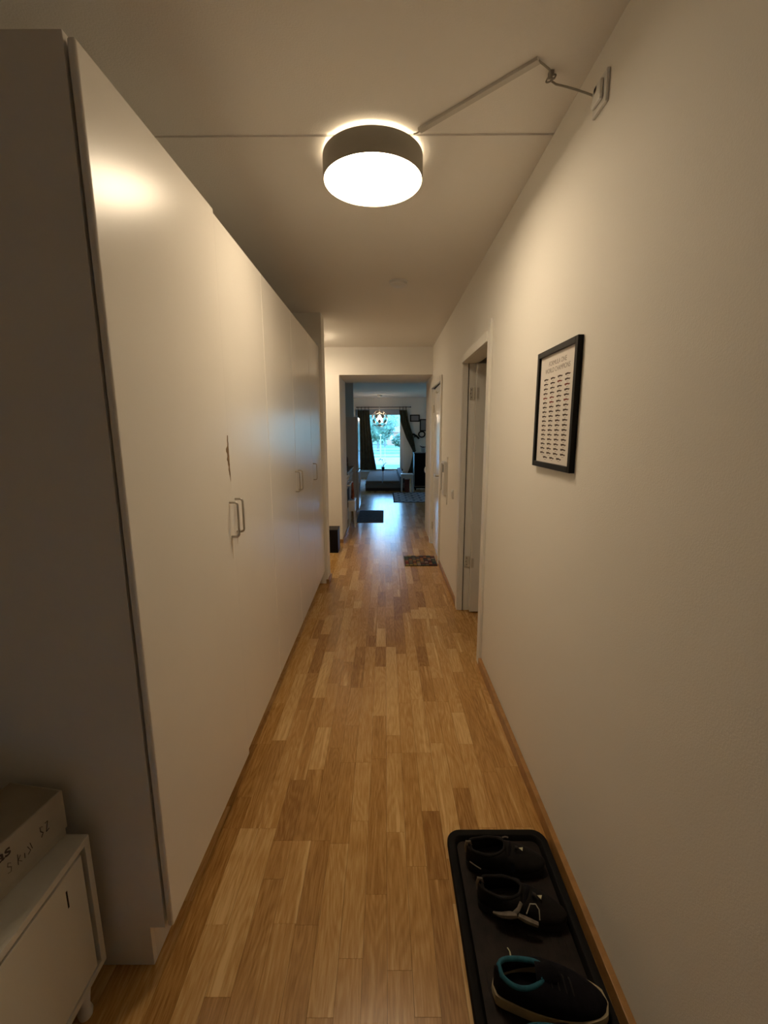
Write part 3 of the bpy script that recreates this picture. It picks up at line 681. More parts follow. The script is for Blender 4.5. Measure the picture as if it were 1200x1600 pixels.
def sneaker(label, loc, rz):
    L, W = 0.280, 0.108
    t = thing('sneaker', label, 'shoe', loc, rz, group='pair of dark sneakers with teal lining')
    hf = lambda u: (0.094-0.016*math.sin(PI*min(1, u/0.46))) if u < 0.46 else 0.094-0.048*((u-0.46)/0.54)**1.1
    gf = lambda u: ell(u, 0.03, 0.46, 0.033)
    bm, hw = shoe_surface(L, W, hf, gf, 0.030)
    up = obj('upper', bm, 'mesh', t, smooth=True); solid(up, 0.005)
    obj('midsole', sole_bm(L, W, hw, 0.006, 0.036, grow=0.007), 'tan', t, smooth=True, label='tan foam midsole')
    bm = bmesh.new(); add_prism(bm, [(-0.125+0.12*(1-math.cos(a))*0.92, 0.004+0.036*math.sin(a)) for a in [k*2*PI/24 for k in range(24)]], 0.0345, 0.039); obj('insole', bm, 'mesh', t)
    obj('outsole', sole_bm(L, W, hw, 0.0, 0.0075, grow=0.004), 'rubber', t, smooth=True)
    bm = bmesh.new(); add_tube(bm, collar_pts(L, W, gf, lambda u: hf(u)+0.001, hw, 0.035, 0.455), 0.0062, 10, closed=True); obj('collar', bm, 'teal', t, smooth=True, label='padded teal collar')
    bm = bmesh.new(); add_tube(bm, [(-0.035, 0.002, 0.088), (0.0, 0.003, 0.093), (0.02, 0.003, 0.092)], 0.012, 10, flat=1.6, rs=[0.016, 0.015, 0.010]); obj('tongue', bm, 'mesh', t, smooth=True)
    for k in range(4):
        x = -0.004+k*0.018; z = hf((x/L)+0.5)
        bm = bmesh.new(); add_tube(bm, [(x-0.004, 0.024, z-0.006), (x, 0.010, z+0.006), (x+0.002, -0.006, z+0.006), (x+0.006, -0.020, z-0.006)], 0.002, 6); obj('lace', bm, 'rubber', t, smooth=True)
    bm = bmesh.new(); add_tube(bm, [(-0.028, 0.022, 0.092), (-0.022, 0.012, 0.099), (-0.02, 0.0, 0.100), (-0.024, -0.012, 0.097)], 0.002, 6); obj('tongue_edge', bm, 'teal', t, smooth=True)
    bm = bmesh.new(); add_tube(bm, [(-0.032, 0.026, 0.094), (-0.026, 0.024, 0.098), (-0.020, 0.028, 0.094)], 0.002, 6); obj('eyelet_tab', bm, 'greystrap', t, smooth=True, label='small grey tab')
    return t
sandal('black closed-toe sandal at the far end of the tray', (0.410, 1.290, ZT), math.radians(-4), False)
sandal('black sandal with grey straps and pale loop, in front of the farther sandal', (0.420, 1.140, ZT), math.radians(-14), True)
sneaker('dark sneaker with teal collar and tan sole, showing whole on the tray', (0.424, 0.914, ZT), math.radians(-9))
sneaker('dark teal-lined sneaker mostly cut off by the bottom of the picture', (0.446, 0.776, ZT), math.radians(-9))
# small bits of debris on the tray
bm = bmesh.new(); add_tube(bm, [(0.352, 1.042, ZT+0.003), (0.356, 1.032, ZT+0.004), (0.355, 1.022, ZT+0.003)], 0.003, 6, flat=0.5)
obj('paper_scrap', bm, 'logo', label='tiny pale scrap on the tray between sandal and sneaker', cat='scrap')

# ================================================================== HALL END
bb = thing('black_box', 'black box standing on the floor behind the wall end past the wardrobes', 'box', (0, 0, 0))
box('body', (-0.80, -0.592, 5.36, 5.60, 0.0004, 0.285), 'black', bb, bevel=0.006)
for x, y, z in ((-0.715, 5.358, 0.262), (-0.715, 5.358, 0.03)):
    bm = bmesh.new(); add_cyl(bm, (x, y, z), (x, y+0.002, z), 0.008, n=12); obj('corner_badge', bm, 'steel', bb)
box('lid', (-0.803, -0.589, 5.357, 5.603, 0.2855, 0.297), 'black', bb, bevel=0.004)

# colourful doormat of small squares
dm = thing('doormat', 'small mat of coloured squares in front of the closed door on the right', 'mat', (0, 0, 0))
my0, my1, mx0, mx1 = 4.80, 5.21, 0.222, 0.590
M['matbase'] = mat('mat_base', (0.02, 0.018, 0.018), 0.95)
box('mat_base', (mx0, mx1, my0, my1, 0.0002, 0.005), 'matbase', dm)
cols = [(0.42, 0.30, 0.07), (0.30, 0.05, 0.04), (0.10, 0.10, 0.09), (0.42, 0.32, 0.24), (0.05, 0.09, 0.08), (0.45, 0.20, 0.07), (0.20, 0.17, 0.10), (0.15, 0.03, 0.03)]
for i, c in enumerate(cols): M['sq%d' % i] = mat('mat_square_%d' % i, tuple(v*0.62 for v in c), 0.95, bump=0.5, bscale=400)
rr = random.Random(2); nx, ny = 8, 8
sx_, sy_ = (mx1-mx0-0.01)/nx, (my1-my0-0.01)/ny
for i in range(nx):
    for j in range(ny):
        bm = bmesh.new(); x = mx0+0.005+i*sx_; y = my0+0.005+j*sy_
        add_prism(bm, rrect(x+0.003, x+sx_-0.003, y+0.003, y+sy_-0.003, 0.012, 2), 0.005, 0.009)
        obj('mat_square', bm, 'sq%d' % rr.randrange(8), dm)

# ================================================================== KITCHEN
M['kwhite'] = mat('kitchen_white', (0.72, 0.70, 0.68), 0.35)
M['worktop'] = mat('dark_worktop', (0.035, 0.03, 0.028), 0.3)
kx = -0.600
t = thing('base_cabinet', 'white kitchen base cabinets under the dark worktop beside the fridge', 'cabinet', (0,0,0))
box('body', (XL+0.01, kx-0.020, 7.36, 8.16, 0.10, 0.838), 'kwhite', t); box('plinth', (XL+0.01, kx-0.06, 7.36, 8.16, 0, 0.0995), 'black', t)
for i, (za, zb) in enumerate(((0.70, 0.835), (0.42, 0.695), (0.105, 0.415))):
    d = box('drawer', (kx-0.0195, kx, 7.364, 8.156, za, zb), 'kwhite', t, bevel=0.002)
    bm = bmesh.new(); y0, y1, z = 7.56, 7.96, (za+zb)/2+0.03
    add_tube(bm, [(kx, y0, z), (kx+0.03, y0, z), (kx+0.03, y1, z), (kx, y1, z)], 0.006, 8); obj('handle', bm, 'chrome', d)
t = thing('oven', 'white oven with a long bar handle just past the passage wall', 'oven', (0,0,0))
box('body', (XL+0.01, kx-0.020, 6.76, 7.35, 0.06, 0.838), 'kwhite', t)
d = box('oven_door', (kx-0.0195, kx, 6.765, 7.345, 0.20, 0.70), 'kwhite', t, bevel=0.003)
box('oven_glass', (kx, kx+0.002, 6.83, 7.28, 0.30, 0.60), 'black', d)
box('control_panel', (kx-0.0195, kx+0.002, 6.765, 7.345, 0.71, 0.835), 'kwhite', t, bevel=0.003)
bm = bmesh.new(); z = 0.815
add_tube(bm, [(kx, 6.82, z-0.14), (kx+0.05, 6.82, z-0.14), (kx+0.05, 7.29, z-0.14), (kx, 7.29, z-0.14)], 0.011, 10); obj('handle', bm, 'white', d, smooth=True)
for i in range(4):
    bm = bmesh.new(); add_cyl(bm, (kx+0.002, 6.88+i*0.12, 0.775), (kx+0.025, 6.88+i*0.12, 0.775), 0.018, n=14); obj('knob', bm, 'white', t)
wt = boxes('worktop', [(XL+0.005, kx+0.022, 6.755, 8.165, 0.84, 0.872)], 'worktop', label='dark kitchen worktop along the left of the far kitchen', cat='worktop', bevel=0.003)
M['wtedge'] = mat('worktop_edge', (0.55, 0.54, 0.52), 0.35)
box('edge_strip', (kx+0.0225, kx+0.027, 6.755, 8.165, 0.846, 0.868), 'wtedge', wt, label='pale front edge strip')
fr = thing('fridge', 'tall white fridge at the end of the kitchen worktop', 'fridge', (0,0,0))
M['fridge'] = mat('fridge_enamel', (0.62, 0.62, 0.62), 0.22)
box('body', (-1.18, -0.535, 8.20, 8.80, 0.03, 1.76), 'fridge', fr, bevel=0.01)
d = box('door', (-0.532, -0.492, 8.20, 8.80, 0.78, 1.76), 'fridge', fr, bevel=0.008)
d2_ = box('door', (-0.532, -0.492, 8.20, 8.80, 0.05, 0.765), 'fridge', fr, bevel=0.008)
for dd, za, zb in ((d, 0.82, 1.15), (d2_, 0.55, 0.74)):
    bm = bmesh.new(); add_tube(bm, [(-0.492, 8.26, za), (-0.46, 8.26, za), (-0.46, 8.26, zb), (-0.492, 8.26, zb)], 0.008, 8); obj('handle', bm, 'white', dd, smooth=True)
boxes('foot', [(-0.6, -0.56, 8.22, 8.26, 0, 0.0295)], 'black', fr)
# coffee maker and jars on the worktop
cm = thing('coffee_maker', 'dark coffee maker standing on the far kitchen worktop', 'coffee maker', (0,0,0))
box('base', (-0.92, -0.66, 7.55, 7.78, 0.8725, 0.91), 'black', cm, bevel=0.01)
box('tower', (-0.92, -0.80, 7.55, 7.78, 0.9105, 1.16), 'black', cm, bevel=0.01)
box('head', (-0.92, -0.67, 7.55, 7.78, 1.1605, 1.25), 'black', cm, bevel=0.015)
bm = bmesh.new(); add_lathe(bm, [(0, 0), (0.055, 0), (0.07, 0.05), (0.055, 0.12), (0.04, 0.14), (0.045, 0.15), (0, 0.15)], (-0.725, 7.665, 0.9105), 20); obj('jug', bm, 'screen', cm, smooth=True)
M['bread'] = mat('brown_wood_box', (0.13, 0.07, 0.04), 0.6)
bb2 = thing('bread_box', 'brown bread box on the kitchen worktop beside the coffee maker', 'bread box', (0,0,0))
bm = bmesh.new(); P_ = [(-0.95+0.14-0.14*math.cos(a), 0.12+0.11*math.sin(a)) for a in [k*PI/10 for k in range(11)]]
pol = [(-0.95, 0.0)]+P_+[(-0.67, 0.0)]
a_ = [bm.verts.new((x, 7.86, 0.8725+z)) for x, z in pol]; b_ = [bm.verts.new((x, 8.12, 0.8725+z)) for x, z in pol]
bm.faces.new(a_); bm.faces.new(b_[::-1])
for i in range(len(pol)): bm.faces.new((a_[i], a_[(i+1)%len(pol)], b_[(i+1)%len(pol)], b_[i]))
obj('body', bm, 'bread', bb2); bm = bmesh.new(); add_cyl(bm, (-0.67, 7.99, 0.95), (-0.655, 7.99, 0.95), 0.012, n=10); obj('knob', bm, 'steel', bb2)
# towels hanging from the oven handle
M['towel1'] = mat('orange_brown_towel', (0.30, 0.075, 0.03), 0.95, noise=0.7, nscale=22)
M['towel2'] = mat('white_blue_towel', (0.62, 0.66, 0.72), 0.95, noise=0.1, nscale=30)
def cloth(name, lab, cat, y0, y1, z0, z1, x, m, amp=0.010, k=70):
    bm = bmesh.new(); NY, NZ = 26, 14; G = {}
    for i in range(NY+1):
        for j in range(NZ+1):
            y = y0+(y1-y0)*i/NY; z = z1+(z0-z1)*j/NZ
            G[i, j] = bm.verts.new((x+amp*math.sin(k*(y-y0))*(0.3+0.7*j/NZ), y, z+0.01*math.sin(17*y)*(j/NZ)))
    for i in range(NY):
        for j in range(NZ): bm.faces.new((G[i, j], G[i+1, j], G[i+1, j+1], G[i, j+1]))
    # fold over the rail
    o = obj(name, bm, m, smooth=True, label=lab, cat=cat); solid(o, 0.005); return o
cloth('kitchen_towel', 'orange-brown patterned towel hanging over the oven handle', 'towel', 6.93, 7.20, 0.45, 0.69, kx+0.075, 'towel1', 0.024)
ss = thing('step_stool', 'small white step stool on the kitchen floor below the hanging towel', 'step stool', (-0.530, 7.02, 0.0))
M['coolwhite'] = mat('cool_white_plastic', (0.72, 0.76, 0.82), 0.35)
box('seat', (-0.058, 0.058, -0.17, 0.17, 0.40, 0.43), 'coolwhite', ss, bevel=0.01)
boxes('apron', [(-0.052, -0.042, -0.15, 0.15, 0.26, 0.3995), (0.042, 0.052, -0.15, 0.15, 0.26, 0.3995), (-0.0415, 0.0415, -0.155, -0.145, 0.26, 0.3995), (-0.0415, 0.0415, 0.145, 0.155, 0.26, 0.3995)], 'coolwhite', ss)
for a in (-1, 1):
    for b in (-1, 1):
        bm = bmesh.new(); add_cyl(bm, (a*0.036, b*0.135, 0.2595), (a*0.050, b*0.16, 0.0003), 0.010, 0.012, 10); obj('leg', bm, 'coolwhite', ss)

def rug(name, lab, x0, x1, y0, y1, m, border=None, h=0.008):
    t = thing(name, lab, 'rug', (0,0,0))
    bm = bmesh.new(); add_box(bm, x0, x1, y0, y1, 0.0002, h); obj('rug_body', bm, m, t, bevel=0.003)
    if border:
        b = 0.03; boxes('rug_border', [(x0-b, x0-0.0003, y0-b, y1+b, 0.0002, h+0.001), (x1+0.0003, x1+b, y0-b, y1+b, 0.0002, h+0.001), (x0, x1, y0-b, y0-0.0003, 0.0002, h+0.001), (x0, x1, y1+0.0003, y1+b, 0.0002, h+0.001)], border, t)
    return t
M['darkrug'] = mat('dark_grey_rug', (0.050, 0.055, 0.07), 0.95, noise=0.5, nscale=22, bump=0.8, bscale=120)
rug('kitchen_rug', 'dark grey rug on the floor in front of the kitchen', -0.485, -0.03, 7.24, 8.36, 'darkrug')
def wave_rug():
    m = bpy.data.materials.new('blue_white_rug'); m.use_nodes = True; n = m.node_tree.nodes; L = m.node_tree.links; b = n['Principled BSDF']
    tcn = n.new('ShaderNodeTexCoord'); sp = n.new('ShaderNodeSeparateXYZ'); L.new(tcn.outputs['Object'], sp.inputs[0])
    def M2(op, a, bb):
        q = n.new('ShaderNodeMath'); q.operation = op
        for k, v in enumerate((a, bb)):
            if isinstance(v, (int, float)): q.inputs[k].default_value = v
            else: L.new(v, q.inputs[k])
        return q.outputs[0]
    # ogee lattice: sin(x) waves mirrored
    a = M2('SINE', M2('MULTIPLY', sp.outputs['X'], 20.0), 0); yy = M2('MULTIPLY', sp.outputs['Y'], 9.0)
    s1 = M2('ABSOLUTE', M2('SINE', M2('ADD', yy, a), 0), 0); s2 = M2('ABSOLUTE', M2('SINE', M2('SUBTRACT', yy, a), 0), 0)
    mn = M2('MINIMUM', s1, s2)
    r = n.new('ShaderNodeValToRGB'); r.color_ramp.elements[0].position = 0.66; r.color_ramp.elements[0].color = (0.52, 0.58, 0.66, 1); r.color_ramp.elements[1].position = 0.74; r.color_ramp.elements[1].color = (0.035, 0.07, 0.13, 1)
    L.new(mn, r.inputs[0]); L.new(r.outputs[0], b.inputs['Base Color']); b.inputs['Roughness'].default_value = 0.95
    return m
M['waverug'] = wave_rug(); M['navy'] = mat('navy_border', (0.012, 0.02, 0.04), 0.95)
rug('patterned_rug', 'blue and white lattice rug with dark border in the far room', 0.21, 2.2, 9.38, 10.85, 'waverug', 'navy')

# ================================================================== FAR ROOM
M['sofa'] = mat('beige_upholstery', (0.20, 0.165, 0.14), 0.95, bump=0.5, bscale=300)
M['sofabase'] = mat('brown_base', (0.055, 0.030, 0.020), 0.8)
t = thing('daybed', 'low beige daybed with two cushions below the far window', 'daybed', (0,0,0))
box('base', (-0.50, 0.50, 11.24, 14.20, 0.0003, 0.07), 'sofabase', t)
box('mattress', (-0.51, 0.51, 11.22, 14.22, 0.0705, 0.20), 'sofa', t, bevel=0.02)
for a, b_ in ((-0.50, -0.08), (-0.055, 0.37)):
    box('seat_cushion', (a, b_, 11.24, 14.18, 0.2005, 0.255), 'sofa', t, bevel=0.02, seg=3)
box('armrest', (0.385, 0.50, 11.24, 14.1, 0.2005, 0.36), 'sofabase', t, bevel=0.015, label='brown armrest')
st = thing('stool', 'small white stool between the daybed and the dark sideboard', 'stool', (0.55, 11.05, 0))
box('seat', (-0.15, 0.15, -0.13, 0.13, 0.42, 0.455), 'white', st, bevel=0.008)
for sx2, sy2 in ((-1,-1),(1,-1),(1,1),(-1,1)):
    bm = bmesh.new(); add_cyl(bm, (sx2*0.125, sy2*0.105, 0.4195), (sx2*0.135, sy2*0.115, 0.0003), 0.022, 0.016, 12); obj('leg', bm, 'white', st)
boxes('apron', [(-0.12, 0.12, -0.118, -0.10, 0.35, 0.4195), (-0.12, 0.12, 0.10, 0.118, 0.35, 0.4195)], 'white', st)
M['redbrown'] = mat('red_brown_card', (0.16, 0.04, 0.025), 0.7, noise=0.3, nscale=20)
q = thing('storage_box', 'red-brown box standing under the white stool', 'box', (0,0,0))
box('body', (0.49, 0.61, 10.99, 11.12, 0.0003, 0.29), 'redbrown', q, bevel=0.004); box('lid', (0.485, 0.615, 10.985, 11.125, 0.2905, 0.315), 'redbrown', q, bevel=0.003)
sb = thing('sideboard', 'black sideboard with thin pale edges in the far room', 'sideboard', (0,0,0))
box('body', (0.745, 1.90, 11.30, 11.72, 0.05, 0.93), 'black', sb); box('top', (0.735, 1.91, 11.27, 11.74, 0.9305, 0.955), 'black', sb, bevel=0.003)
boxes('edge_strip', [(0.745, 0.752, 11.293, 11.2995, 0.10, 0.93), (0.752, 1.90, 11.293, 11.2995, 0.10, 0.107)], 'steel', sb, label='thin pale edge strip')
for a, b_ in ((0.758, 1.32), (1.326, 1.895)):
    d = box('door', (a, b_, 11.282, 11.2925, 0.112, 0.925), 'black', sb, bevel=0.002)
for x, y in ((0.78, 11.34), (1.86, 11.34), (0.78, 11.68), (1.86, 11.68)): box('foot', (x-0.02, x+0.02, y-0.02, y+0.02, 0.0003, 0.0495), 'black', sb)

M['leaf'] = mat('plant_leaf', (0.025, 0.05, 0.018), 0.5, noise=0.4, nscale=20)
M['leaf2'] = mat('dark_red_leaf', (0.06, 0.02, 0.015), 0.5)
def leaf(bm, base, d, L, w, droop=0.3):
    d = Vector(d).normalized(); s = d.cross(Vector((0,0,1))); s = s.normalized() if s.length > 1e-3 else Vector((1,0,0))
    prev = None
    for k in range(6):
        u = k/5; p_ = Vector(base)+d*L*u+Vector((0,0,-droop*L*u*u)); ww = w*math.sin(PI*min(0.98, u*0.9+0.08))
        a = bm.verts.new(p_-s*ww); b = bm.verts.new(p_+Vector((0,0,-0.15*ww))); c = bm.verts.new(p_+s*ww)
        if prev: bm.faces.new((prev[0], prev[1], b, a)); bm.faces.new((prev[1], prev[2], c, b))
        prev = (a, b, c)
def potted(name, lab, loc, pr, ph, potm, leaves, leafm='leaf', stems=None):
    t = thing(name, lab, 'plant', loc)
    bm = bmesh.new(); add_lathe(bm, [(0, 0.0003), (pr*0.75, 0.0003), (pr, ph), (pr*0.9, ph), (pr*0.85, ph*0.9), (0, ph*0.9)], n=24); obj('pot', bm, potm, t, smooth=True)
    rr = random.Random(9)
    for k in range(leaves):
        a = 2*PI*k/leaves+rr.random(); el = rr.uniform(0.3, 1.3); bm = bmesh.new()
        leaf(bm, (0, 0, ph*0.92), (math.cos(a)*math.cos(el), math.sin(a)*math.cos(el), math.sin(el)), pr*rr.uniform(1.8, 3.0), pr*0.35); obj('leaf', bm, leafm, t, smooth=True)
    for s_ in stems or []:
        bm = bmesh.new(); add_tube(bm, s_, 0.006, 6); obj('stem', bm, leafm, t)
        for i in range(len(s_)-3, len(s_)):
            bm = bmesh.new(); bmesh.ops.create_icosphere(bm, subdivisions=1, radius=0.022, matrix=Matrix.Translation(s_[i])); obj('blossom', bm, 'white', t)
    return t
potted('potted_plant', 'dark leafy plant in a white pot on the sideboard', (0.98, 11.45, 0.955), 0.065, 0.13, 'white', 14, 'leaf2')
potted('orchid', 'plant with an arching stem in a dark pot on the window board', (-0.065, 14.50, WZ0), 0.055, 0.13, 'navy', 8, 'leaf',
    [[(0, 0, 0.12), (0.01, 0, 0.28), (-0.03, 0, 0.37), (-0.09, 0, 0.39), (-0.13, 0, 0.35)], [(0, 0, 0.12), (0.04, 0, 0.22), (0.09, 0, 0.26)]])
potted('potted_plant', 'tiny pale pot with a green tuft on the right of the window board', (0.46, 14.50, WZ0), 0.032, 0.045, 'white', 6)
potted('potted_plant', 'tiny brownish pot in the right corner of the window board', (0.56, 14.50, WZ0), 0.032, 0.045, 'bread', 6)
t = thing('white_dish', 'long low white dish on the window board beside the orchid', 'dish', (0.20, 14.50, WZ0))
bm = bmesh.new(); add_lathe(bm, [(0, 0.0003), (0.05, 0.0003), (0.08, 0.03), (0.075, 0.03), (0.045, 0.006), (0, 0.006)], n=24); bmesh.ops.scale(bm, vec=(1.8, 0.6, 1), verts=bm.verts); obj('dish', bm, 'white', t, smooth=True)

# curtain rod and two curtains
M['curtain'] = mat('olive_curtain', (0.055, 0.055, 0.035), 0.95, noise=0.2, nscale=12, bump=0.3, bscale=200)
RZ, RY = 2.255, 14.38
rod = thing('curtain_rod', 'dark curtain rod above the far window', 'curtain rod', (0,0,0))
bm = bmesh.new(); add_cyl(bm, (-0.87, RY, RZ), (0.80, RY, RZ), 0.011, n=12); obj('rod', bm, 'black', rod)
for x in (-0.885, 0.815):
    bm = bmesh.new(); bmesh.ops.create_uvsphere(bm, u_segments=12, v_segments=8, radius=0.02, matrix=Matrix.Translation((x, RY, RZ))); obj('finial', bm, 'black', rod)
for x in (-0.845, 0.78):
    bm = bmesh.new(); add_box(bm, x-0.008, x+0.008, RY, WY-0.0005, RZ-0.008, RZ+0.008); obj('bracket', bm, 'black', rod)
def curtain(lab, prof, folds, tabs):
    """prof: list of (z, x_left, x_right)"""
    t = thing('curtain', lab, 'curtain', (0,0,0)); bm = bmesh.new(); NX = 60; rows = []
    P = []
    for (za, la, ra), (zb, lb, rb) in zip(prof, prof[1:]):
        for k in range(6): u = k/6; P.append((za+(zb-za)*u, la+(lb-la)*u, ra+(rb-ra)*u))
    P.append(prof[-1])
    for z, l, r in P:
        rows.append([bm.verts.new((l+(r-l)*i/NX, RY+0.022*math.sin(folds*2*PI*i/NX)+0.004*math.sin(9*z+i), z)) for i in range(NX+1)])
    for A, B in zip(rows, rows[1:]):
        for i in range(NX): bm.faces.new((A[i], A[i+1], B[i+1], B[i]))
    o = obj('fabric', bm, 'curtain', t, smooth=True); solid(o, 0.003)
    for x in tabs:
        bm = bmesh.new(); add_tube(bm, [(x, RY-0.0165, prof[0][0]-0.02), (x, RY-0.0165, RZ), (x, RY-0.008, RZ+0.016), (x, RY+0.008, RZ+0.016), (x, RY+0.0165, RZ), (x, RY+0.0165, prof[0][0]-0.02)], 0.012, 6, flat=0.2); obj('tab', bm, 'curtain', t)
    return t
curtain('dark olive curtain hanging at the left of the far window', [(2.16, -0.865, -0.49), (1.6, -0.87, -0.46), (0.9, -0.88, -0.38), (0.30, -0.90, -0.28), (0.02, -0.92, -0.53)][:4]+[(0.27, -0.90, -0.275)], 5, (-0.85, -0.74, -0.63, -0.51))
cr = curtain('dark olive curtain tied back to the right of the far window', [(2.16, 0.46, 0.70), (1.8, 0.50, 0.76), (1.3, 0.68, 0.92), (0.95, 0.86, 0.98), (0.86, 0.90, 0.98), (0.75, 0.90, 0.98), (0.40, 0.82, 0.99), (0.12, 0.72, 1.0)], 4, (0.48, 0.58, 0.68))
bm = bmesh.new(); add_tube(bm, [(0.88, RY-0.035, 0.86), (0.99, RY-0.035, 0.88), (1.0, RY, 0.89), (1.0, WY-0.001, 0.90)], 0.008, 6); obj('tie_back', bm, 'curtain', cr)

# frames, shelf on the window wall, right
def wallframe(lab, x0, x1, z0, z1, w=0.03):
    t = thing('picture_frame', lab, 'picture frame', (0,0,0)); y0, y1 = WY-0.025, WY-0.0005
    boxes('frame', [(x0, x0+w, y0, y1, z0, z1), (x1-w, x1, y0, y1, z0, z1), (x0+w, x1-w, y0, y1, z0, z0+w), (x0+w, x1-w, y0, y1, z1-w, z1)], 'black', t, bevel=0.002)
    M.setdefault('mount', mat('grey_picture', (0.30, 0.29, 0.29), 0.7)); box('picture', (x0+w, x1-w, WY-0.008, WY-0.0006, z0+w, z1-w), 'mount', t)
wallframe('wide black picture frame nearest the tied-back curtain', 0.81, 1.12, 1.80, 2.02)
wallframe('larger black picture frame partly hidden by the passage wall', 1.125, 1.56, 1.50, 1.88)
t = thing('wall_shelf', 'dark curved wall shelf above the sideboard beside the curtain', 'shelf', (0,0,0))
bm = bmesh.new(); add_tube(bm, [(0.85, WY-0.05, 1.40), (0.93, WY-0.07, 1.40), (1.02, WY-0.08, 1.34), (1.10, WY-0.08, 1.26)], 0.03, 8, flat=1.0); obj('ledge', bm, 'black', t, smooth=True)
bm = bmesh.new(); add_box(bm, 0.95, 0.98, WY-0.06, WY-0.0005, 1.30, 1.37); obj('bracket', bm, 'black', t)
t = thing('wreath', 'round dark wreath hanging below the larger frame', 'wreath', (0,0,0))
bm = bmesh.new(); add_tube(bm, [(1.19+0.10*math.cos(a), WY-0.03, 1.40+0.09*math.sin(a)) for a in [k*2*PI/24 for k in range(24)]], 0.02, 8, closed=True); obj('ring', bm, 'black', t, smooth=True)

# pendant lamp of curved leaves
M['petal'] = mat('petal_white', (0.75, 0.62, 0.52), 0.5)
M['petalbulb'] = mat('pendant_bulb', (1, 1, 1), 0.5, emit=(1.0, 0.78, 0.55), estr=16.0)
PX, PY, PZ, PR = -0.155, 13.35, 1.86, 0.245
pn = thing('pendant_lamp', 'glowing pendant lamp with a ball of curved leaf plates before the window', 'lamp', (PX, PY, 0))
bm = bmesh.new(); add_lathe(bm, [(0, 2.47), (0.04, 2.475), (0.07, 2.50), (0.075, CH-0.0005), (0, CH-0.0005)], n=24); obj('canopy', bm, 'white', pn, smooth=True)
bm = bmesh.new(); add_cyl(bm, (0, 0, PZ+0.08), (0, 0, 2.4695), 0.006, n=8); obj('cord', bm, 'white', pn)
bm = bmesh.new(); bmesh.ops.create_icosphere(bm, subdivisions=2, radius=0.095, matrix=Matrix.Translation((0, 0, PZ))); obj('bulb', bm, 'petalbulb', pn, smooth=True)
bm = bmesh.new(); add_cyl(bm, (0, 0, PZ+0.09), (0, 0, PZ+0.14), 0.022, n=12); obj('socket', bm, 'white', pn)
bm = bmesh.new()
for k in range(8):
    a = k*PI/4; add_tube(bm, [((PR-0.01)*math.sin(b)*math.cos(a), (PR-0.01)*math.sin(b)*math.sin(a), PZ+(PR-0.01)*math.cos(b)) for b in [j*PI/10 for j in range(11)]], 0.003, 5)
obj('wire_cage', bm, 'steel', pn)
for row, (el, n) in enumerate(((55, 6), (18, 8), (-18, 8), (-52, 6))):
    for k in range(n):
        az = 2*PI*(k+0.5*(row%2))/n; e0 = math.radians(el); bm = bmesh.new(); G = {}
        half_a = PI/n*0.60/ max(0.5, math.cos(e0)) * 0.9; half_e = math.radians(15)
        for i in range(5):
            for j in range(5):
                u, v_ = i/2-1, j/2-1; e1 = e0+v_*half_e; a1 = az+u*half_a*math.cos(v_*PI/2*0.85)
                r_ = PR*(1+0.06*v_)
                G[i, j] = bm.verts.new((r_*math.cos(e1)*math.cos(a1), r_*math.cos(e1)*math.sin(a1), PZ+r_*math.sin(e1)))
        for i in range(4):
            for j in range(4): bm.faces.new((G[i, j], G[i+1, j], G[i+1, j+1], G[i, j+1]))
        o = obj('leaf_plate', bm, 'petal', pn, smooth=True)

# ================================================================== OUTSIDE
M['grass'] = mat('grass', (0.15, 0.21, 0.13), 0.95, noise=0.3, nscale=0.8)
M['road'] = mat('road', (0.34, 0.35, 0.36), 0.8, noise=0.05, nscale=1)
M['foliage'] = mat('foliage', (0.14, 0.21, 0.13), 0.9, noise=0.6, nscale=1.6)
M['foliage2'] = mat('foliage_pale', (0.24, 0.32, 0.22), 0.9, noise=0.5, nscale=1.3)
M['bark'] = mat('bark', (0.25, 0.22, 0.18), 0.9, noise=0.3, nscale=5)
GZ = -1.2
box('ground', (-60, 60, 15.2, 140, GZ-0.2, GZ), 'grass', kind='structure')
box('road', (-60, 60, 36, 46, GZ+0.0003, GZ+0.05), 'road', kind='structure')
bm = bmesh.new(); N1 = 40
for i in range(N1+1):
    for j in range(13):
        x = -70+140*i/N1; y = 92+3.5*j; z = GZ+0.1+ (j*1.0) + 1.3*math.sin(x*0.12+j*0.4)*(j/12)
        bm.verts.new((x, y, z))
bm.verts.ensure_lookup_table()
for i in range(N1):
    for j in range(12): bm.faces.new([bm.verts[k] for k in (i*13+j, (i+1)*13+j, (i+1)*13+j+1, i*13+j+1)])
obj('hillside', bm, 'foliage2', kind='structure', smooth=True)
def railing(y, lab, z):
    t = thing('railing', lab, 'railing', (0, y, 0)); M.setdefault('rail', mat('pale_rail', (0.50, 0.52, 0.54), 0.5))
    for h in (0.25, 0.55, 0.85): box('rail', (-8, 8, -0.03, 0.03, z+h-0.03, z+h+0.03), 'rail', t)
    for i in range(9): x = -8+2*i; box('post', (x-0.04, x+0.04, 0.031, 0.09, z, z+0.95), 'rail', t)
railing(34.5, 'nearer pale rail fence seen through the window', GZ)
railing(47.5, 'farther pale rail fence beyond the road outside', GZ)
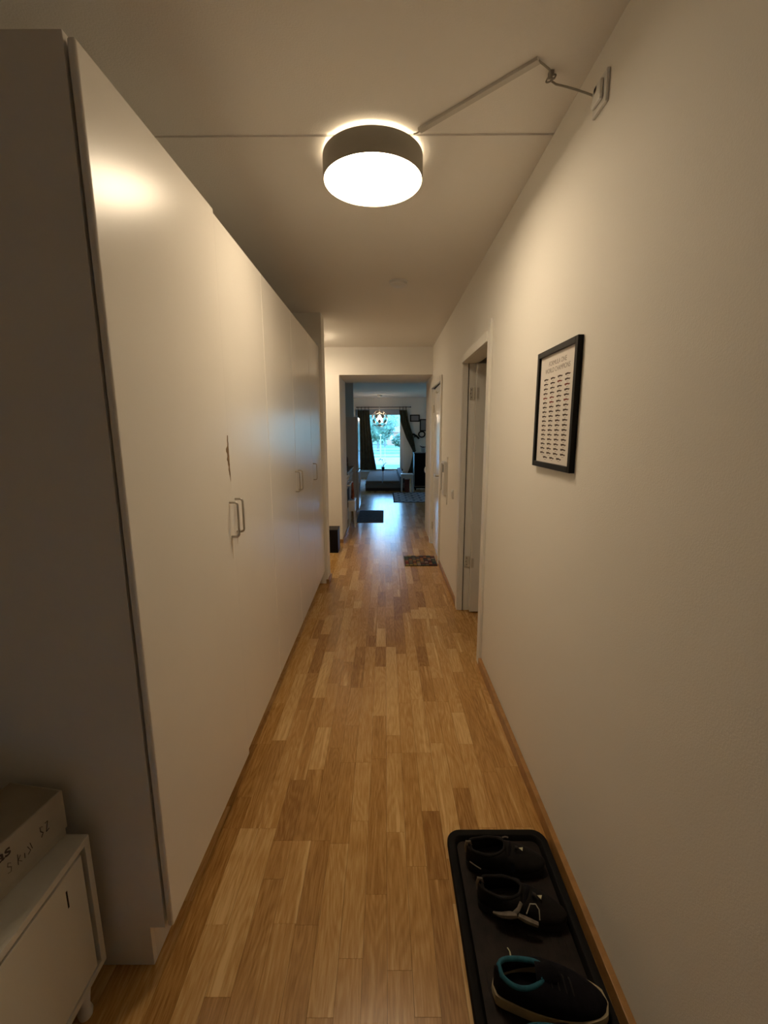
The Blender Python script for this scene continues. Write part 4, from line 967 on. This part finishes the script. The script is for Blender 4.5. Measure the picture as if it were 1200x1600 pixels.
def tree(lab, x, y, h, r, m, seed):
    t = thing('tree', lab, 'tree', (x, y, GZ), group='trees outside the window'); rr = random.Random(seed)
    bm = bmesh.new(); add_cyl(bm, (0, 0, 0), (0, 0, h*0.6), 0.16, 0.08, 8); obj('trunk', bm, 'bark', t)
    bm = bmesh.new()
    for k in range(420):
        a = rr.uniform(0, 2*PI); c_ = rr.uniform(-1, 1); q = rr.uniform(0.55, 1)
        p_ = Vector((r*q*math.sqrt(1-c_*c_)*math.cos(a), r*q*math.sqrt(1-c_*c_)*math.sin(a), h*0.62+h*0.40*q*c_))
        s = rr.uniform(0.12, 0.3); d1_ = Vector((rr.gauss(0,1), rr.gauss(0,1), rr.gauss(0,1))).normalized(); d2__ = d1_.orthogonal().normalized()
        v = [bm.verts.new(p_+d1_*s), bm.verts.new(p_+d2__*s), bm.verts.new(p_-d1_*s), bm.verts.new(p_-d2__*s)]; bm.faces.new(v)
    mm = Matrix.Translation((0, 0, h*0.62)) @ Matrix.Diagonal((r*0.72, r*0.72, h*0.3, 1))
    bmesh.ops.create_icosphere(bm, subdivisions=3, radius=1, matrix=mm)
    for v in bm.verts:
        v.co += Vector((rr.gauss(0, 0.04), rr.gauss(0, 0.04), rr.gauss(0, 0.05)))
    obj('crown', bm, m, t, recalc=False)
tree('broad green tree in the middle of the window view', -0.9, 58, 5.0, 2.0, 'foliage', 1)
tree('green tree at the left of the window view beside the curtain', -3.0, 62, 5.6, 2.2, 'foliage', 2)
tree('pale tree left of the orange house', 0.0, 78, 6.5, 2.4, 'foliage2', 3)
tree('low green tree below the orange house', 2.6, 60, 2.4, 1.7, 'foliage', 4)
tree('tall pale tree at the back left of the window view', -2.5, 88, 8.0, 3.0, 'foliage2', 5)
tree('dark tree behind the right window frame', 5.2, 66, 5.0, 2.2, 'foliage', 6)
M['orange'] = mat('orange_render', (0.62, 0.30, 0.18), 0.9); M['roof'] = mat('roof_tile', (0.40, 0.20, 0.15), 0.8)
hs = thing('house', 'orange house with a pitched roof beyond the trees', 'house', (2.3, 90, GZ))
box('walls', (-1.9, 1.9, -1.5, 1.5, 0, 2.5), 'orange', hs)
bm = bmesh.new()
for x in (-2.1, 2.1): pass
va = [bm.verts.new(p_) for p_ in ((-2.1, -1.8, 2.5), (2.1, -1.8, 2.5), (2.1, 1.8, 2.5), (-2.1, 1.8, 2.5), (-2.1, 0, 3.7), (2.1, 0, 3.7))]
for f in ((0, 1, 5, 4), (2, 3, 4, 5), (0, 4, 3), (1, 2, 5), (3, 2, 1, 0)): bm.faces.new([va[i] for i in f])
obj('roof', bm, 'roof', hs)
for x in (-1.0, 0.9): box('window', (x-0.35, x+0.35, -1.53, -1.5, 1.0, 1.9), 'white', hs)
for x in (-0.45, -1.9):
    t = thing('lamp_post', 'thin pale lamp post %s' % ('in the middle of the window view' if x > -1 else 'close to the curtain edge in the window view'), 'lamp post', (x, 47, GZ))
    bm = bmesh.new(); add_cyl(bm, (0, 0, 0.0), (0, 0, 2.2), 0.06, 0.04, 8); obj('pole', bm, 'rail', t)
    bm = bmesh.new(); add_lathe(bm, [(0, 2.2), (0.1, 2.22), (0.14, 2.35), (0, 2.42)], n=12); obj('lantern', bm, 'rail', t)
